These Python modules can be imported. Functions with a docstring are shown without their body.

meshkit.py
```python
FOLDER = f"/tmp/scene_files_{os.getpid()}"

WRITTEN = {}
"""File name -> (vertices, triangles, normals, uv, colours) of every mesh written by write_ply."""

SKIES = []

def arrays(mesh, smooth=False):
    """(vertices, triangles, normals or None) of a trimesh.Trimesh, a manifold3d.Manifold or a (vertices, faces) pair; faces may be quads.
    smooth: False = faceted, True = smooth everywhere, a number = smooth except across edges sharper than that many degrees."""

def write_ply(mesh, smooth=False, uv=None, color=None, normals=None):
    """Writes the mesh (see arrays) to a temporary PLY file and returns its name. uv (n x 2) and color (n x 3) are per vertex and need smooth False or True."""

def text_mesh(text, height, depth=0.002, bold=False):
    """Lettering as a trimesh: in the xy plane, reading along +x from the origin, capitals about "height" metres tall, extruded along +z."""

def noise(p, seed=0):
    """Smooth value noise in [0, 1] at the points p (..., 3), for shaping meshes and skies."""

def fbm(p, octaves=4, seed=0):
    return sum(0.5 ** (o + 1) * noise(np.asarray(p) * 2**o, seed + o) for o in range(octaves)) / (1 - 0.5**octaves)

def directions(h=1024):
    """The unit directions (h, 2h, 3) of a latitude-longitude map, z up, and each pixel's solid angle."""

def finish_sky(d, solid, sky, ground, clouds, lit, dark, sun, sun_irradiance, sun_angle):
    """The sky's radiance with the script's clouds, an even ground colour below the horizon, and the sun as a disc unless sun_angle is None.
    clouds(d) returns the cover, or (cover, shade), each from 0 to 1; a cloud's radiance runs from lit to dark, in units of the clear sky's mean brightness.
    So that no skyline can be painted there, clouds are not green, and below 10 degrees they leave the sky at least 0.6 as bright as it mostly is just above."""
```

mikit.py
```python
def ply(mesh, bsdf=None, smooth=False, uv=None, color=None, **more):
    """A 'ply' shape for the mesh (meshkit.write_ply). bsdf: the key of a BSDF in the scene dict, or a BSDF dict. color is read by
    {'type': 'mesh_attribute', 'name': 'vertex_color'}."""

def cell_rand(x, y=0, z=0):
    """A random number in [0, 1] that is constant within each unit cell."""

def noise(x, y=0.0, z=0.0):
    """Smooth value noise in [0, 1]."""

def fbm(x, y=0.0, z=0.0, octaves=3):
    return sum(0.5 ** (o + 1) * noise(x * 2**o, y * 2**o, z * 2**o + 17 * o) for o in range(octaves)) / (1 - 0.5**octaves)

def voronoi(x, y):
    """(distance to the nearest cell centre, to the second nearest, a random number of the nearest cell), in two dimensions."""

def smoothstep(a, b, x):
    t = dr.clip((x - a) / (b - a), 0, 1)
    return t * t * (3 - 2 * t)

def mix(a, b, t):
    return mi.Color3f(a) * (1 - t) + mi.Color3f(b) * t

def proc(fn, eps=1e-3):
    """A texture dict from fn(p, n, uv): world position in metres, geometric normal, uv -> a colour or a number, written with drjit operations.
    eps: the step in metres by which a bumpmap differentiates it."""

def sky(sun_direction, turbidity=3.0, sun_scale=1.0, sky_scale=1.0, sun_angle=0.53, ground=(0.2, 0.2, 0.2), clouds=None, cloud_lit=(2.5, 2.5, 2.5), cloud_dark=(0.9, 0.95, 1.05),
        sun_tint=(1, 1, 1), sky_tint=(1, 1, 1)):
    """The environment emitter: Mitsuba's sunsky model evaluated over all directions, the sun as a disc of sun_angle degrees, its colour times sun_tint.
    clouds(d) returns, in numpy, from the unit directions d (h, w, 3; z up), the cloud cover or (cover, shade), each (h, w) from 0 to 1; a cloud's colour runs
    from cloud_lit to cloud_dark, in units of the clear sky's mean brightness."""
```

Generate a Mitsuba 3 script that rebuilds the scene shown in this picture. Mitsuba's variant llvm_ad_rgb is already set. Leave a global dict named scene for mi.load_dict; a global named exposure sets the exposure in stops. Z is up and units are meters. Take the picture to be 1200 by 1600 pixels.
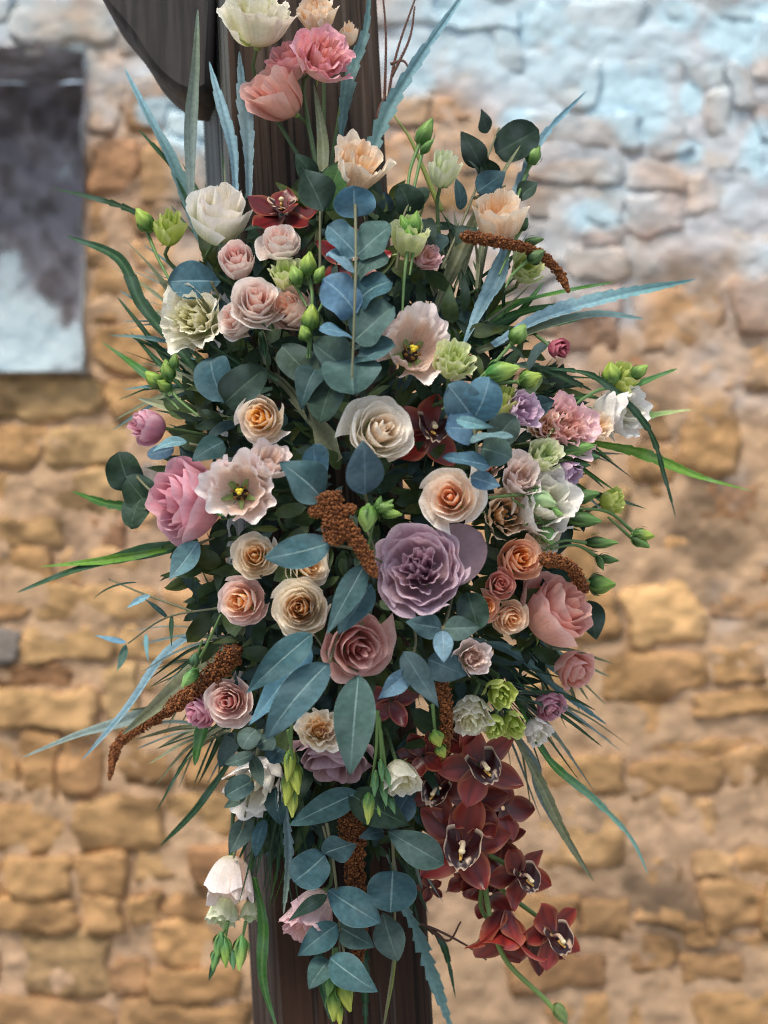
import math, random
import numpy as np
import mitsuba as mi, drjit as dr
import trimesh, shapely
from shapely.geometry import Polygon
import mikit, meshkit
from mikit import proc, noise, fbm, smoothstep, mix

T = mi.ScalarTransform4f
scene, labels = {}, {}

# ---------------------------------------------------------------- camera, sky, exposure
KPX, CAMD, ROLL = 0.0006, 1.35, math.radians(3.1)      # metres per photo pixel in the focus plane, camera distance, camera roll
cr, sr = math.cos(ROLL), math.sin(ROLL)
RM = np.array([[cr, 0, sr], [0, 1, 0], [-sr, 0, cr]])   # camera-aligned axes -> world (the camera is held slightly rolled)
UP = RM @ np.array([0, 0, 1.0])
scene['camera'] = {
    'type': 'thinlens', 'fov': 2 * math.degrees(math.atan(0.36 / CAMD)), 'fov_axis': 'x',
    'to_world': T().look_at(origin=[0, -CAMD, 0], target=[0, 0, 0], up=UP.tolist()),
    'aperture_radius': 0.0075, 'focus_distance': CAMD - 0.055, 'near_clip': 0.05, 'far_clip': 60.0}
scene['sky'] = mikit.sky([-0.22, -0.50, 0.86], turbidity=3, sun_scale=0.72, sun_angle=24, sky_scale=0.8, sun_tint=(0.90, 0.98, 1.06), clouds=lambda d: 1.0,
                         cloud_lit=(2.05, 2.5, 3.05), ground=(0.30, 0.28, 0.25))
exposure = 1.9

# ---------------------------------------------------------------- helpers
rng = np.random.default_rng(7)
count = {}


def lin(c):
    if isinstance(c, str):
        c = [int(c[i:i + 2], 16) for i in (0, 2, 4)]
    c = np.asarray(c, float) / 255
    return np.where(c < 0.04045, c / 12.92, ((c + 0.055) / 1.055) ** 2.4)


def LC(c):
    return [float(x) for x in lin(c)]


def key_for(name, parent=None):
    k = f'{parent}__{name}' if parent else name
    n = count.get(k, -1) + 1
    count[k] = n
    return k if n == 0 else f'{k}_{n:03d}'


def thing(name, label, cat, group=None):
    k = key_for(name)
    labels[k] = {'label': label, 'category': cat}
    if group:
        labels[k]['group'] = group
    return k


def add(name, parent, parts, bsdf, smooth=True, uv=None, roll=True, plabel=None, kind=None):
    """parts: list of (V, F, C) joined into one mesh, one entry of the scene."""
    if isinstance(parts, tuple):
        parts = [parts]
    at, V, F, C = 0, [], [], []
    for v, f, c in parts:
        V.append(v); F.append(np.asarray(f) + at); at += len(v)
        C.append(np.broadcast_to(c, (len(v), 3)) if c is not None else np.full((len(v), 3), .5))
    V, F, C = np.vstack(V), np.vstack(F), np.vstack(C)
    if roll:
        V = V @ RM.T
    k = key_for(name, parent)
    if smooth not in (True, False):
        scene[k] = mikit.ply((V, F), bsdf, smooth=smooth)
    elif uv is None:
        scene[k] = mikit.ply((V, F), bsdf, smooth=smooth, uv=table_uv(np.clip(C, 0, 1)))
    else:
        scene[k] = mikit.ply((V, F), bsdf, smooth=smooth, uv=uv)
    if plabel:
        labels[k] = {'label': plabel}
    if kind:
        labels.setdefault(k, {})['kind'] = kind
    return k


TAB = []                                                  # per mesh: mean colour and two colour directions


def table_uv(C):
    """vertex colours of one mesh as (mesh number + a, b): mean + two principal directions, read back by petal_colour"""
    m = C.mean(0)
    D = C - m
    e = np.linalg.svd(D, full_matrices=False)[2][:2] if len(C) > 3 else np.eye(3)[:2]
    q = D @ e.T
    k = np.maximum(np.abs(q).max(0), 1e-6) * 2.6
    TAB.append(np.concatenate([m, e[0] * k[0], e[1] * k[1]]))
    return np.stack([len(TAB) - 1 + .5 + q[:, 0] / k[0], q[:, 1] / k[1]], 1)


_tab = []


def table_colour(p, n, uv):
    if not _tab:
        _tab.append(mi.Float(np.array(TAB, np.float32).ravel()))
    i = mi.UInt32(dr.clip(dr.floor(uv.x), 0, len(TAB) - 1))
    a, b = uv.x - dr.floor(uv.x) - .5, uv.y
    g = lambda k: dr.gather(mi.Float, _tab[0], i * 9 + k)
    return mi.Color3f(*[dr.clip(g(k) + a * g(3 + k) + b * g(6 + k), 0, 1) for k in range(3)])


def sc(y):
    return KPX * (CAMD + y) / CAMD


def P(px, py, y=0.0):
    s = sc(y)
    return np.array([(px - 600) * s, y, (800 - py) * s])


def dep(px, py):
    q = 1 - ((px - 560) / 400) ** 2 - ((py - 760) / 620) ** 2
    return -0.145 * max(0.0, q) ** 0.7


def nrm(v):
    return v / (np.linalg.norm(v, axis=-1, keepdims=True) + 1e-12)


def grid_faces(a, b, wrap=False):
    i, j = np.meshgrid(np.arange(a - 1), np.arange(b if wrap else b - 1), indexing='ij')
    j2 = (j + 1) % b
    q = np.stack([i * b + j, (i + 1) * b + j, (i + 1) * b + j2, i * b + j2], -1).reshape(-1, 4)
    return np.vstack([q[:, [0, 1, 2]], q[:, [0, 2, 3]]])


def frame(axis, spin=0.0):
    z = nrm(np.asarray(axis, float))
    x = np.cross([0.13, 0.0, 1.0], z)
    if np.linalg.norm(x) < 1e-3:
        x = np.array([1.0, 0, 0])
    x = nrm(x); y = np.cross(z, x)
    c, s = math.cos(spin), math.sin(spin)
    return np.stack([c * x + s * y, -s * x + c * y, z], 1)


def face_dir(f):
    ax, az = f[0], f[1]
    back = len(f) > 2 and f[2]
    q = math.sqrt(max(0, 1 - ax * ax - az * az))
    return nrm(np.array([ax, q if back else -q, az]))


def spline(pts, n):
    pts = np.asarray(pts, float)
    if len(pts) == 2:
        return pts[0] + (pts[1] - pts[0]) * np.linspace(0, 1, n)[:, None]
    p = np.vstack([2 * pts[0] - pts[1], pts, 2 * pts[-1] - pts[-2]])
    d = np.concatenate([[0], np.cumsum(np.linalg.norm(np.diff(pts, axis=0), axis=1))])
    u = np.linspace(0, d[-1], n)
    i = np.clip(np.searchsorted(d, u, side='right') - 1, 0, len(pts) - 2)
    t = ((u - d[i]) / (d[i + 1] - d[i]))[:, None]
    a, b, c, e = p[i], p[i + 1], p[i + 2], p[i + 3]
    return .5 * (2 * b + (c - a) * t + (2 * a - 5 * b + 4 * c - e) * t ** 2 + (3 * b - a - 3 * c + e) * t ** 3)


def tube(pts, r0, r1, col, col2=None, sides=7, n=14):
    c = spline(pts, n)
    t = nrm(np.gradient(c, axis=0))
    a = nrm(np.cross(t, np.where(np.abs(t[:, 1:2]) < .9, [[0, 1.0, 0]], [[1.0, 0, 0]])))
    b = np.cross(t, a)
    r = np.linspace(r0, r1, n)
    an = np.arange(sides) / sides * 2 * np.pi
    v = c[:, None] + r[:, None, None] * (np.cos(an)[None, :, None] * a[:, None] + np.sin(an)[None, :, None] * b[:, None])
    w = np.linspace(0, 1, n)[:, None]
    cc = lin(col) * (1 - w) + lin(col if col2 is None else col2) * w
    cc = np.repeat(cc, sides, 0)
    V = np.vstack([v.reshape(-1, 3), c[:1], c[-1:]])
    F = grid_faces(n, sides, True)
    j = np.arange(sides)
    F = np.vstack([F, np.stack([j * 0 + n * sides, j, (j + 1) % sides], 1),
                   np.stack([j * 0 + n * sides + 1, (n - 1) * sides + (j + 1) % sides, (n - 1) * sides + j], 1)])
    return V, F, np.vstack([cc, cc[:1], cc[-1:]])


# ---------------------------------------------------------------- materials (each defined once)


def petal_colour(p, n, uv):
    return table_colour(p, n, uv) * (0.90 + 0.2 * fbm(p.x * 420, p.y * 420, p.z * 420, octaves=2))


def leaf_colour(p, n, uv):
    f = fbm(p.x * 330, p.y * 330, p.z * 330, octaves=3)
    b = noise(p.x * 70, p.y * 70, p.z * 70)
    return mix(table_colour(p, n, uv) * (0.72 + 0.56 * f), LC('8fa3a6'), 0.16 * smoothstep(0.35, 0.9, b))


VC = proc(table_colour)
scene['petal_mat'] = {'type': 'principledthin', 'base_color': proc(petal_colour), 'roughness': 0.5, 'diff_trans': 0.55, 'spec_trans': 0.0, 'sheen': 0.3, 'eta': 1.33}
scene['leaf_mat'] = {'type': 'principledthin', 'base_color': proc(leaf_colour), 'roughness': 0.42, 'diff_trans': 0.2, 'spec_trans': 0.0, 'eta': 1.48}
scene['orchid_mat'] = {'type': 'twosided', 'bsdf': {'type': 'principled', 'base_color': VC, 'roughness': 0.34, 'specular': 0.5, 'sheen': 0.4}}
scene['stem_mat'] = {'type': 'twosided', 'bsdf': {'type': 'principled', 'base_color': VC, 'roughness': 0.5, 'specular': 0.4}}
scene['seed_mat'] = {'type': 'twosided', 'bsdf': {'type': 'principled', 'base_color': VC, 'roughness': 0.7, 'specular': 0.3}}


def wood_col(p, n, uv):
    g = fbm(p.x * 150 + 0.6 * noise(p.z * 3, p.y * 9), p.y * 150, p.z * 5, octaves=4)
    line = smoothstep(0.50, 0.33, fbm(p.x * 260 + noise(p.z * 2) * 2, p.y * 260, p.z * 3.0, octaves=2))
    big = fbm(p.x * 14, p.y * 14, p.z * 2.2, octaves=3)
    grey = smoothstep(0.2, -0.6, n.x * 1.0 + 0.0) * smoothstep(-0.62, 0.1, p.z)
    brown = mix(LC('4c3226'), LC('5a473c'), smoothstep(-0.45, 0.3, p.z + 0.2 * (big - .5)))
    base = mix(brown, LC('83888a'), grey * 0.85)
    c = base * (0.5 + 0.85 * g) * (0.75 + 0.5 * big)
    c = mix(c, LC('8a7f78'), 0.30 * smoothstep(0.60, 0.74, fbm(p.x * 330 + 5, p.y * 330, p.z * 4.0, octaves=2)))
    return c * (1 - 0.75 * line) * 0.62


def wood_h(p, n, uv):
    return 0.0011 * fbm(p.x * 260 + noise(p.z * 2) * 2, p.y * 260, p.z * 3.0, octaves=3)


scene['wood_mat'] = {'type': 'twosided', 'bsdf': {'type': 'bumpmap', 'scale': 1.0, 'tex': proc(wood_h, eps=4e-4),
                     'bsdf': {'type': 'principled', 'base_color': proc(wood_col), 'roughness': 0.75, 'specular': 0.3}}}


def brace_col(p, n, uv):
    t = p.x * 0.55 + p.z * 0.83
    c = p.x * 0.83 - p.z * 0.55 + 0.9 * t * t
    g = fbm(c * 150 + noise(t * 9) * 2, p.y * 60, t * 9, octaves=3)
    return mix(LC('231f20'), LC('3d3736'), smoothstep(0.3, 0.72, g))


scene['brace_mat'] = {'type': 'twosided', 'bsdf': {'type': 'principled', 'base_color': proc(brace_col), 'roughness': 0.62, 'specular': 0.35}}

WALLY = 1.12


def wash_skylight(p):
    """pale limewash left on the upper wall (0..1), with bright blue skylight painted into the colour"""
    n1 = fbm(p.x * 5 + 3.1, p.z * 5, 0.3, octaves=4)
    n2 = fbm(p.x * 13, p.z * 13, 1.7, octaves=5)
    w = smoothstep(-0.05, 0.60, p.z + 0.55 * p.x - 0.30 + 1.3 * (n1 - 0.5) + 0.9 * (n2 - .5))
    blue = 0.75 * smoothstep(0.38, 0.62, n1) * smoothstep(0.25, 0.8, p.z + 0.35 * p.x)  # blue skylight painted in, stronger towards the top
    for (bx, bz, rx, rz) in SKYLIT_PATCHES:
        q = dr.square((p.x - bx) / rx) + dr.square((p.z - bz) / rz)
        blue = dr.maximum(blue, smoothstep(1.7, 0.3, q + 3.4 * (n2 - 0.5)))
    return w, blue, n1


def wall_px(px, py):
    q = RM @ P(px, py, WALLY)
    return float(q[0]), float(q[2])


SKYLIT_PATCHES = [(*wall_px(x, y), a * sc(WALLY), b * sc(WALLY)) for (x, y, a, b) in  # spots where blue skylight is painted onto the wall
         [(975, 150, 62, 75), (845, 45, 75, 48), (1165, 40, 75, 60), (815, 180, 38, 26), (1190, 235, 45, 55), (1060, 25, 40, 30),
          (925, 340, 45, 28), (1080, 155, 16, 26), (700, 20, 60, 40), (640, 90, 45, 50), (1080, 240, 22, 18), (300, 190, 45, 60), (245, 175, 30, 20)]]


def earth(p):
    """tan, ochre and brown stains running over stones and joints alike"""
    m = fbm(p.x * 3.1 + 9, p.z * 3.4, 2.2, octaves=4)
    k = fbm(p.x * 11 + 4, p.z * 15, 5.1, octaves=4)
    c = mix(LC('b08a5c'), LC('b58f72'), smoothstep(0.35, 0.62, m))
    return mix(c, LC('a8742f'), 0.32 * smoothstep(0.5, 0.72, k)), m, k


def stone_col(p, n, uv):
    """uv carries the stone's own tone (u: ochre to brown, v: lightness)"""
    a = fbm(p.x * 38, p.y * 26, p.z * 50, octaves=5)
    warm = mix(LC('bf9c72'), LC('ab8468'), smoothstep(0.3, 0.75, uv.x))
    warm = mix(warm, LC('bba67e'), smoothstep(0.35, 0.05, uv.x))
    e, m, k = earth(p)
    c = mix(warm, e, 0.35) * (0.30 + 1.3 * a) * (0.30 + 1.15 * uv.y)
    c = c * mi.Color3f(1.06, .98, .94)
    c = mix(c, LC('857d78'), smoothstep(0.86, 0.93, uv.x))
    c = mix(c, LC('54412f'), 0.6 * smoothstep(0.56, 0.75, k))
    w, blue, n1 = wash_skylight(p)
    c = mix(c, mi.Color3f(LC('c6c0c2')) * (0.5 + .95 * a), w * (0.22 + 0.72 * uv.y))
    return mix(c, LC('bddff0'), blue * 0.72)  # skylight tint put into the stone colour


def mortar_col(p, n, uv):
    a = fbm(p.x * 44, p.y * 20, p.z * 44, octaves=5)
    e, m, k = earth(p)
    c = mix(e, LC('c3a48a'), 0.7) * (0.42 + 1.1 * a)
    c = mix(c, LC('5a4a3c'), 0.7 * smoothstep(0.54, 0.70, fbm(p.x * 9 + 5, p.z * 13, 0.7, octaves=4)))
    w, blue, n1 = wash_skylight(p)
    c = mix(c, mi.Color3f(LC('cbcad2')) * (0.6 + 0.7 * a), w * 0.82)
    return mix(c, LC('c0e1f1'), blue * 0.85)  # same painted skylight over the mortar


def rub_h(p, n, uv):
    return 0.013 * fbm(p.x * 34, p.y * 34, p.z * 34, octaves=5)


def niche_col(p, n, uv):
    a = fbm(p.x * 9 + 2, p.y * 9, p.z * 6, octaves=5)
    b = fbm(p.x * 30, p.y * 30, p.z * 20, octaves=4)
    nx, nz = wall_px(40, 560)
    low = smoothstep(0.50, -0.02, p.z - nz)
    w = smoothstep(0.47, 0.66, a + 0.20 * low + 0.34 * (b - .5) + 0.10 * smoothstep(0.10, -0.2, p.x - nx) - 0.14)  # flaking paint, plus daylight painted as extra white low and left
    base = mix(LC('6d6668'), LC('a39ea8'), smoothstep(0.3, 0.7, b)) * (0.55 + 0.7 * a)
    return mix(base, LC('cddde4'), w * 0.85)


for nm, fn in (('stone', stone_col), ('mortar', mortar_col), ('niche', niche_col)):
    scene[nm + '_mat'] = {'type': 'twosided', 'bsdf': {'type': 'bumpmap', 'scale': 1.0, 'tex': proc(rub_h, eps=2e-3),
                          'bsdf': {'type': 'principled', 'base_color': proc(fn), 'roughness': 0.9, 'specular': 0.2}}}

# ---------------------------------------------------------------- the wall: mortar bed, niche, one mesh per stone
wall = thing('stone_wall', 'old rubble wall of ochre sandstone with pale limewash remnants and blue skylight painted into its colour, behind the flowers', 'wall')
NX0, NX1, NY0, NY1 = -260, 131, 76, 584                       # niche opening, photo pixels at the wall


def wall_pt(px, py, out=0.0):
    s = sc(WALLY)
    return np.array([(px - 600) * s, WALLY - out, (800 - py) * s])


def mortar():
    xs = np.unique(np.concatenate([np.linspace(-420, 1640, 180), [NX0, NX1]]))
    ys = np.unique(np.concatenate([np.linspace(-520, 2120, 220), [NY0, NY1]]))
    X, Y = np.meshgrid(xs, ys, indexing='ij')
    q = np.stack([X.ravel() / 30, Y.ravel() / 30, 0 * X.ravel()], -1)
    hgt = (meshkit.fbm(q, 3, 4) - .5) * 0.016 + .002 + .004 * np.clip((X.ravel() - 500) / 300, 0, 1)
    s = sc(WALLY)
    V = np.stack([(X.ravel() - 600) * s, WALLY - hgt, (800 - Y.ravel()) * s], -1)
    F = grid_faces(len(xs), len(ys))
    cx, cy = X.ravel()[F].mean(1), Y.ravel()[F].mean(1)
    F = F[~((cx > NX0) & (cx < NX1) & (cy > NY0) & (cy < NY1))]
    return V, F, None


add('mortar', wall, mortar(), 'mortar_mat')


def box_sheet(pts4, nu=14, nv=14, amp=0.012, seed=1):
    a, b, c, d = [np.asarray(p, float) for p in pts4]
    u, v = np.meshgrid(np.linspace(0, 1, nu), np.linspace(0, 1, nv), indexing='ij')
    u, v = u[..., None], v[..., None]
    V = (a * (1 - u) * (1 - v) + b * u * (1 - v) + c * u * v + d * (1 - u) * v).reshape(-1, 3)
    n = nrm(np.cross(b - a, d - a))
    V = V + n * (meshkit.fbm(V * 14 + seed, 3, seed) - .5)[:, None] * amp * 2
    return V, grid_faces(nu, nv), None


ND = 0.2
nb = lambda px, py: wall_pt(px, py, -ND)
add('niche', wall, [box_sheet([nb(NX0, NY0), nb(NX1, NY0), nb(NX1, NY1), nb(NX0, NY1)], 30, 34, 0.03, 3),
                    box_sheet([wall_pt(NX1, NY0 - 6, .02), nb(NX1, NY0 - 6), nb(NX1, NY1 + 6), wall_pt(NX1, NY1 + 6, .02)], 14, 30, 0.012, 5),
                    box_sheet([wall_pt(NX0, NY0, .02), nb(NX0, NY0), nb(NX1, NY0), wall_pt(NX1, NY0, .02)], 24, 14, 0.012, 6)],
    'niche_mat', plabel='dark window recess with flaking white paint and daylight painted in at the lower left')
add('niche_sill', wall, [box_sheet([wall_pt(NX0, NY1, .045), nb(NX0, NY1 - 8), nb(NX1, NY1 - 8), wall_pt(NX1 + 18, NY1, .045)], 24, 10, 0.004, 8)],
    'niche_mat', plabel='pale stone sill of the window recess')

# hand-laid stones: x0, y0, x1, y1, tone (0 pale, .2 ochre, .6 brown, .95 grey), lightness, tilt in degrees
ST = [(-60, 592, 166, 655, .15, .6, 0), (176, 596, 245, 655, .3, .55, 0), (-20, 662, 68, 728, .3, .5, 0), (75, 662, 232, 728, .12, .6, 0),
      (-60, 736, 34, 806, .3, .6, 0), (39, 735, 200, 806, .1, .6, 0), (-60, 812, 100, 855, .2, .5, 0), (106, 812, 202, 855, .8, .45, 0),
      (-60, 860, 94, 910, .3, .55, 0), (100, 860, 300, 912, .2, .65, 0), (-60, 918, 52, 970, .5, .5, 0), (62, 918, 242, 972, .2, .6, 0),
      (250, 918, 340, 965, .3, .6, 0), (-60, 978, 30, 1032, .92, .5, 0), (36, 976, 176, 1034, .2, .6, 1), (184, 975, 310, 1032, .2, .55, 0),
      (-60, 1040, 118, 1070, .8, .35, 0), (-60, 1076, 154, 1140, .22, .6, -2), (164, 1036, 215, 1142, .1, .5, 0), (-60, 1146, 30, 1250, .3, .5, 0),
      (36, 1146, 96, 1245, .4, .55, 0), (100, 1150, 165, 1245, .5, .5, 0), (172, 1134, 272, 1228, .3, .5, 0), (282, 1132, 345, 1230, .3, .45, 0),
      (-60, 1250, 112, 1332, .3, .5, 0), (114, 1246, 258, 1330, .25, .5, -1), (264, 1240, 366, 1312, .2, .55, 2), (-60, 1340, 16, 1400, .3, .5, 0),
      (22, 1336, 114, 1398, .28, .6, 0), (119, 1334, 192, 1396, .4, .5, 0), (206, 1324, 276, 1374, .22, .6, 0), (300, 1322, 382, 1390, .7, .5, 0),
      (-60, 1404, 126, 1450, .3, .5, 2), (130, 1398, 192, 1450, .3, .55, 0), (198, 1394, 254, 1440, .3, .45, 0), (262, 1392, 372, 1432, .5, .6, 0),
      (14, 1454, 176, 1556, .14, .42, 0), (180, 1496, 236, 1556, .5, .4, 0), (246, 1436, 330, 1510, .35, .6, 3), (240, 1516, 384, 1560, .4, .4, 0),
      (-70, 1562, 174, 1640, .3, .36, 0), (184, 1566, 400, 1650, .3, .38, -2), (-60, 1454, 8, 1556, .3, .45, 0),
      (1130, 275, 1215, 352, .25, .55, 0), (1070, 370, 1182, 434, .3, .6, 0), (880, 390, 980, 440, .3, .5, 0), (985, 394, 1068, 442, .35, .55, 0),
      (978, 455, 1128, 546, .45, .65, 4), (1142, 430, 1260, 526, .65, .5, 2), (1066, 552, 1158, 616, .35, .75, 2), (1164, 546, 1260, 612, .3, .55, 0),
      (870, 500, 965, 545, .7, .5, 0), (956, 550, 1060, 600, .8, .55, 0), (1066, 624, 1150, 742, .3, .5, 0), (1154, 622, 1260, 760, .3, .55, 3),
      (995, 630, 1058, 690, .3, .5, 0), (985, 696, 1060, 748, .3, .55, 0), (1070, 758, 1220, 826, .75, .35, 3), (1040, 836, 1184, 902, .32, .6, 2),
      (1190, 850, 1270, 916, .6, .5, 0), (976, 916, 1096, 1012, .2, .9, 6), (1112, 930, 1260, 966, .5, .6, 3), (1104, 1000, 1260, 1066, .3, .5, 5),
      (938, 1022, 1094, 1088, .32, .5, 3), (986, 1092, 1062, 1156, .35, .65, 0), (1070, 1076, 1250, 1112, .3, .5, 6), (1010, 1158, 1190, 1186, .3, .55, 6),
      (850, 1186, 980, 1236, .25, .55, 0), (988, 1192, 1122, 1242, .3, .45, 3), (1130, 1172, 1260, 1226, .25, .5, 4), (980, 1244, 1118, 1322, .22, .65, 0),
      (1126, 1240, 1270, 1300, .3, .5, 3), (830, 1240, 972, 1350, .22, .7, 2), (926, 1340, 1064, 1392, .3, .5, 8), (1084, 1328, 1150, 1368, .22, .65, 0),
      (1152, 1318, 1260, 1362, .3, .55, 3), (1000, 1372, 1082, 1452, .3, .6, -3), (1094, 1374, 1188, 1452, .3, .52, 4), (902, 1400, 992, 1462, .3, .45, 0),
      (800, 1400, 896, 1470, .35, .45, 0), (1062, 1446, 1112, 1482, .4, .5, 0), (955, 1466, 1054, 1512, .35, .45, 0), (1060, 1490, 1160, 1532, .4, .4, 4),
      (1122, 1458, 1250, 1486, .4, .45, 3), (1194, 1374, 1270, 1450, .3, .45, 3), (790, 1490, 948, 1544, .5, .4, 6), (1082, 1540, 1260, 1650, .3, .5, 7),
      (850, 1548, 1070, 1640, .35, .5, 5), (20, -8, 185, 70, .2, .5, 0), (136, 90, 190, 210, .4, .5, 0), (140, 218, 215, 300, .6, .5, 0),
      (140, 306, 205, 420, .3, .5, 0), (150, 424, 240, 500, .25, .55, 0), (152, 506, 236, 584, .3, .5, 0), (196, 120, 262, 210, .4, .5, 0), (-60, -90, 90, -14, .3, .5, 0)]


def stone_mesh(x0, y0, x1, y1, tone, light, tilt, seed):
    r = np.random.default_rng(1000 + seed)
    w, h = x1 - x0 + 4, y1 - y0 + 4
    nx, ny = (13, 8) if w > 1.3 * h else (9, 9)
    ed = lambda n: np.concatenate([[-1], np.linspace(-.965, .965, n - 1), [1]])
    u, v = np.meshgrid(ed(nx), ed(ny), indexing='ij')
    rad = (np.abs(u) ** 9 + np.abs(v) ** 9) ** (1 / 9)                # squarish stone outline with worn corners
    sq = np.maximum(np.abs(u), np.abs(v))
    k = np.where(rad > 0, sq / np.maximum(rad, 1e-6), 1)
    u, v = u * k, v * k
    px, py = u * w / 2, v * h / 2
    q = np.stack([(px + seed * 71) / 38, py / 38, 0 * px], -1)
    px = px + (meshkit.noise(q, 1) - .5) * 26 * sq + (meshkit.noise(q * 3.1, 5) - .5) * 9 * sq
    py = py + (meshkit.noise(q, 2) - .5) * 20 * sq + (meshkit.noise(q * 3.1, 6) - .5) * 8 * sq
    right = min(1, max(0, ((x0 + x1) / 2 - 500) / 300))
    dome = 0.0015 * (1 - sq ** 8) + (meshkit.fbm(q * 1.7, 4, 3) - .5) * 0.010 + r.uniform(-.001, 0.013) - .001 * right
    dome = dome + (u * r.uniform(-1, 1) + v * r.uniform(-1, 1)) * .005
    wash_w = float(np.clip((400 - (y0 + y1) / 2) / 300 + ((x0 + x1) / 2 - 700) / 900, 0, 1)) if x0 > 560 else 0.0
    dome = dome - .002 * wash_w
    dome = np.where(sq > .99, -0.03, dome)
    a = math.radians(tilt)
    X = (x0 + x1) / 2 + px * math.cos(a) + py * math.sin(a)
    Y = (y0 + y1) / 2 - px * math.sin(a) + py * math.cos(a)
    s = sc(WALLY)
    V = np.stack([(X - 600) * s, WALLY - dome, (800 - Y) * s], -1).reshape(-1, 3)
    return V, grid_faces(nx + 1, ny + 1), None


rects = list(ST)
occ = np.zeros((206, 264), bool)                                # 10-pixel cells from (-420, -520)
cell = lambda x, y: (int((x + 420) // 10), int((y + 520) // 10))


def mark(x0, y0, x1, y1):
    a, b = cell(x0, y0); c, d = cell(x1, y1)
    occ[max(a, 0):c + 1, max(b, 0):d + 1] = True


for s_ in ST:
    mark(*s_[:4])
mark(NX0 - 20, NY0, NX1, NY1)
for j in range(44, 222):
    for i in range(31, 178):
        if occ[i, j] or len(rects) > 285:
            continue
        tw, th = int(rng.integers(7, 22)), int(rng.integers(4, 11))
        w_ = 0
        while w_ < tw and i + w_ < 184 and not occ[i + w_, j]:
            w_ += 1
        h_ = 0
        while h_ < th and j + h_ < 228 and not occ[i:i + w_, j + h_].any():
            h_ += 1
        if w_ < 4 or h_ < 4:
            continue
        x0, y0 = i * 10 - 420 + 1, j * 10 - 520 + 1
        rects.append((x0, y0, x0 + w_ * 10 - 4, y0 + h_ * 10 - 4, float(rng.choice([.1, .22, .3, .35, .5, .7, .92], p=[.1, .2, .25, .2, .13, .08, .04])), float(rng.uniform(.32, .75)), float(rng.uniform(-3, 6))))
        occ[i:i + w_, j:j + h_] = True
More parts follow.
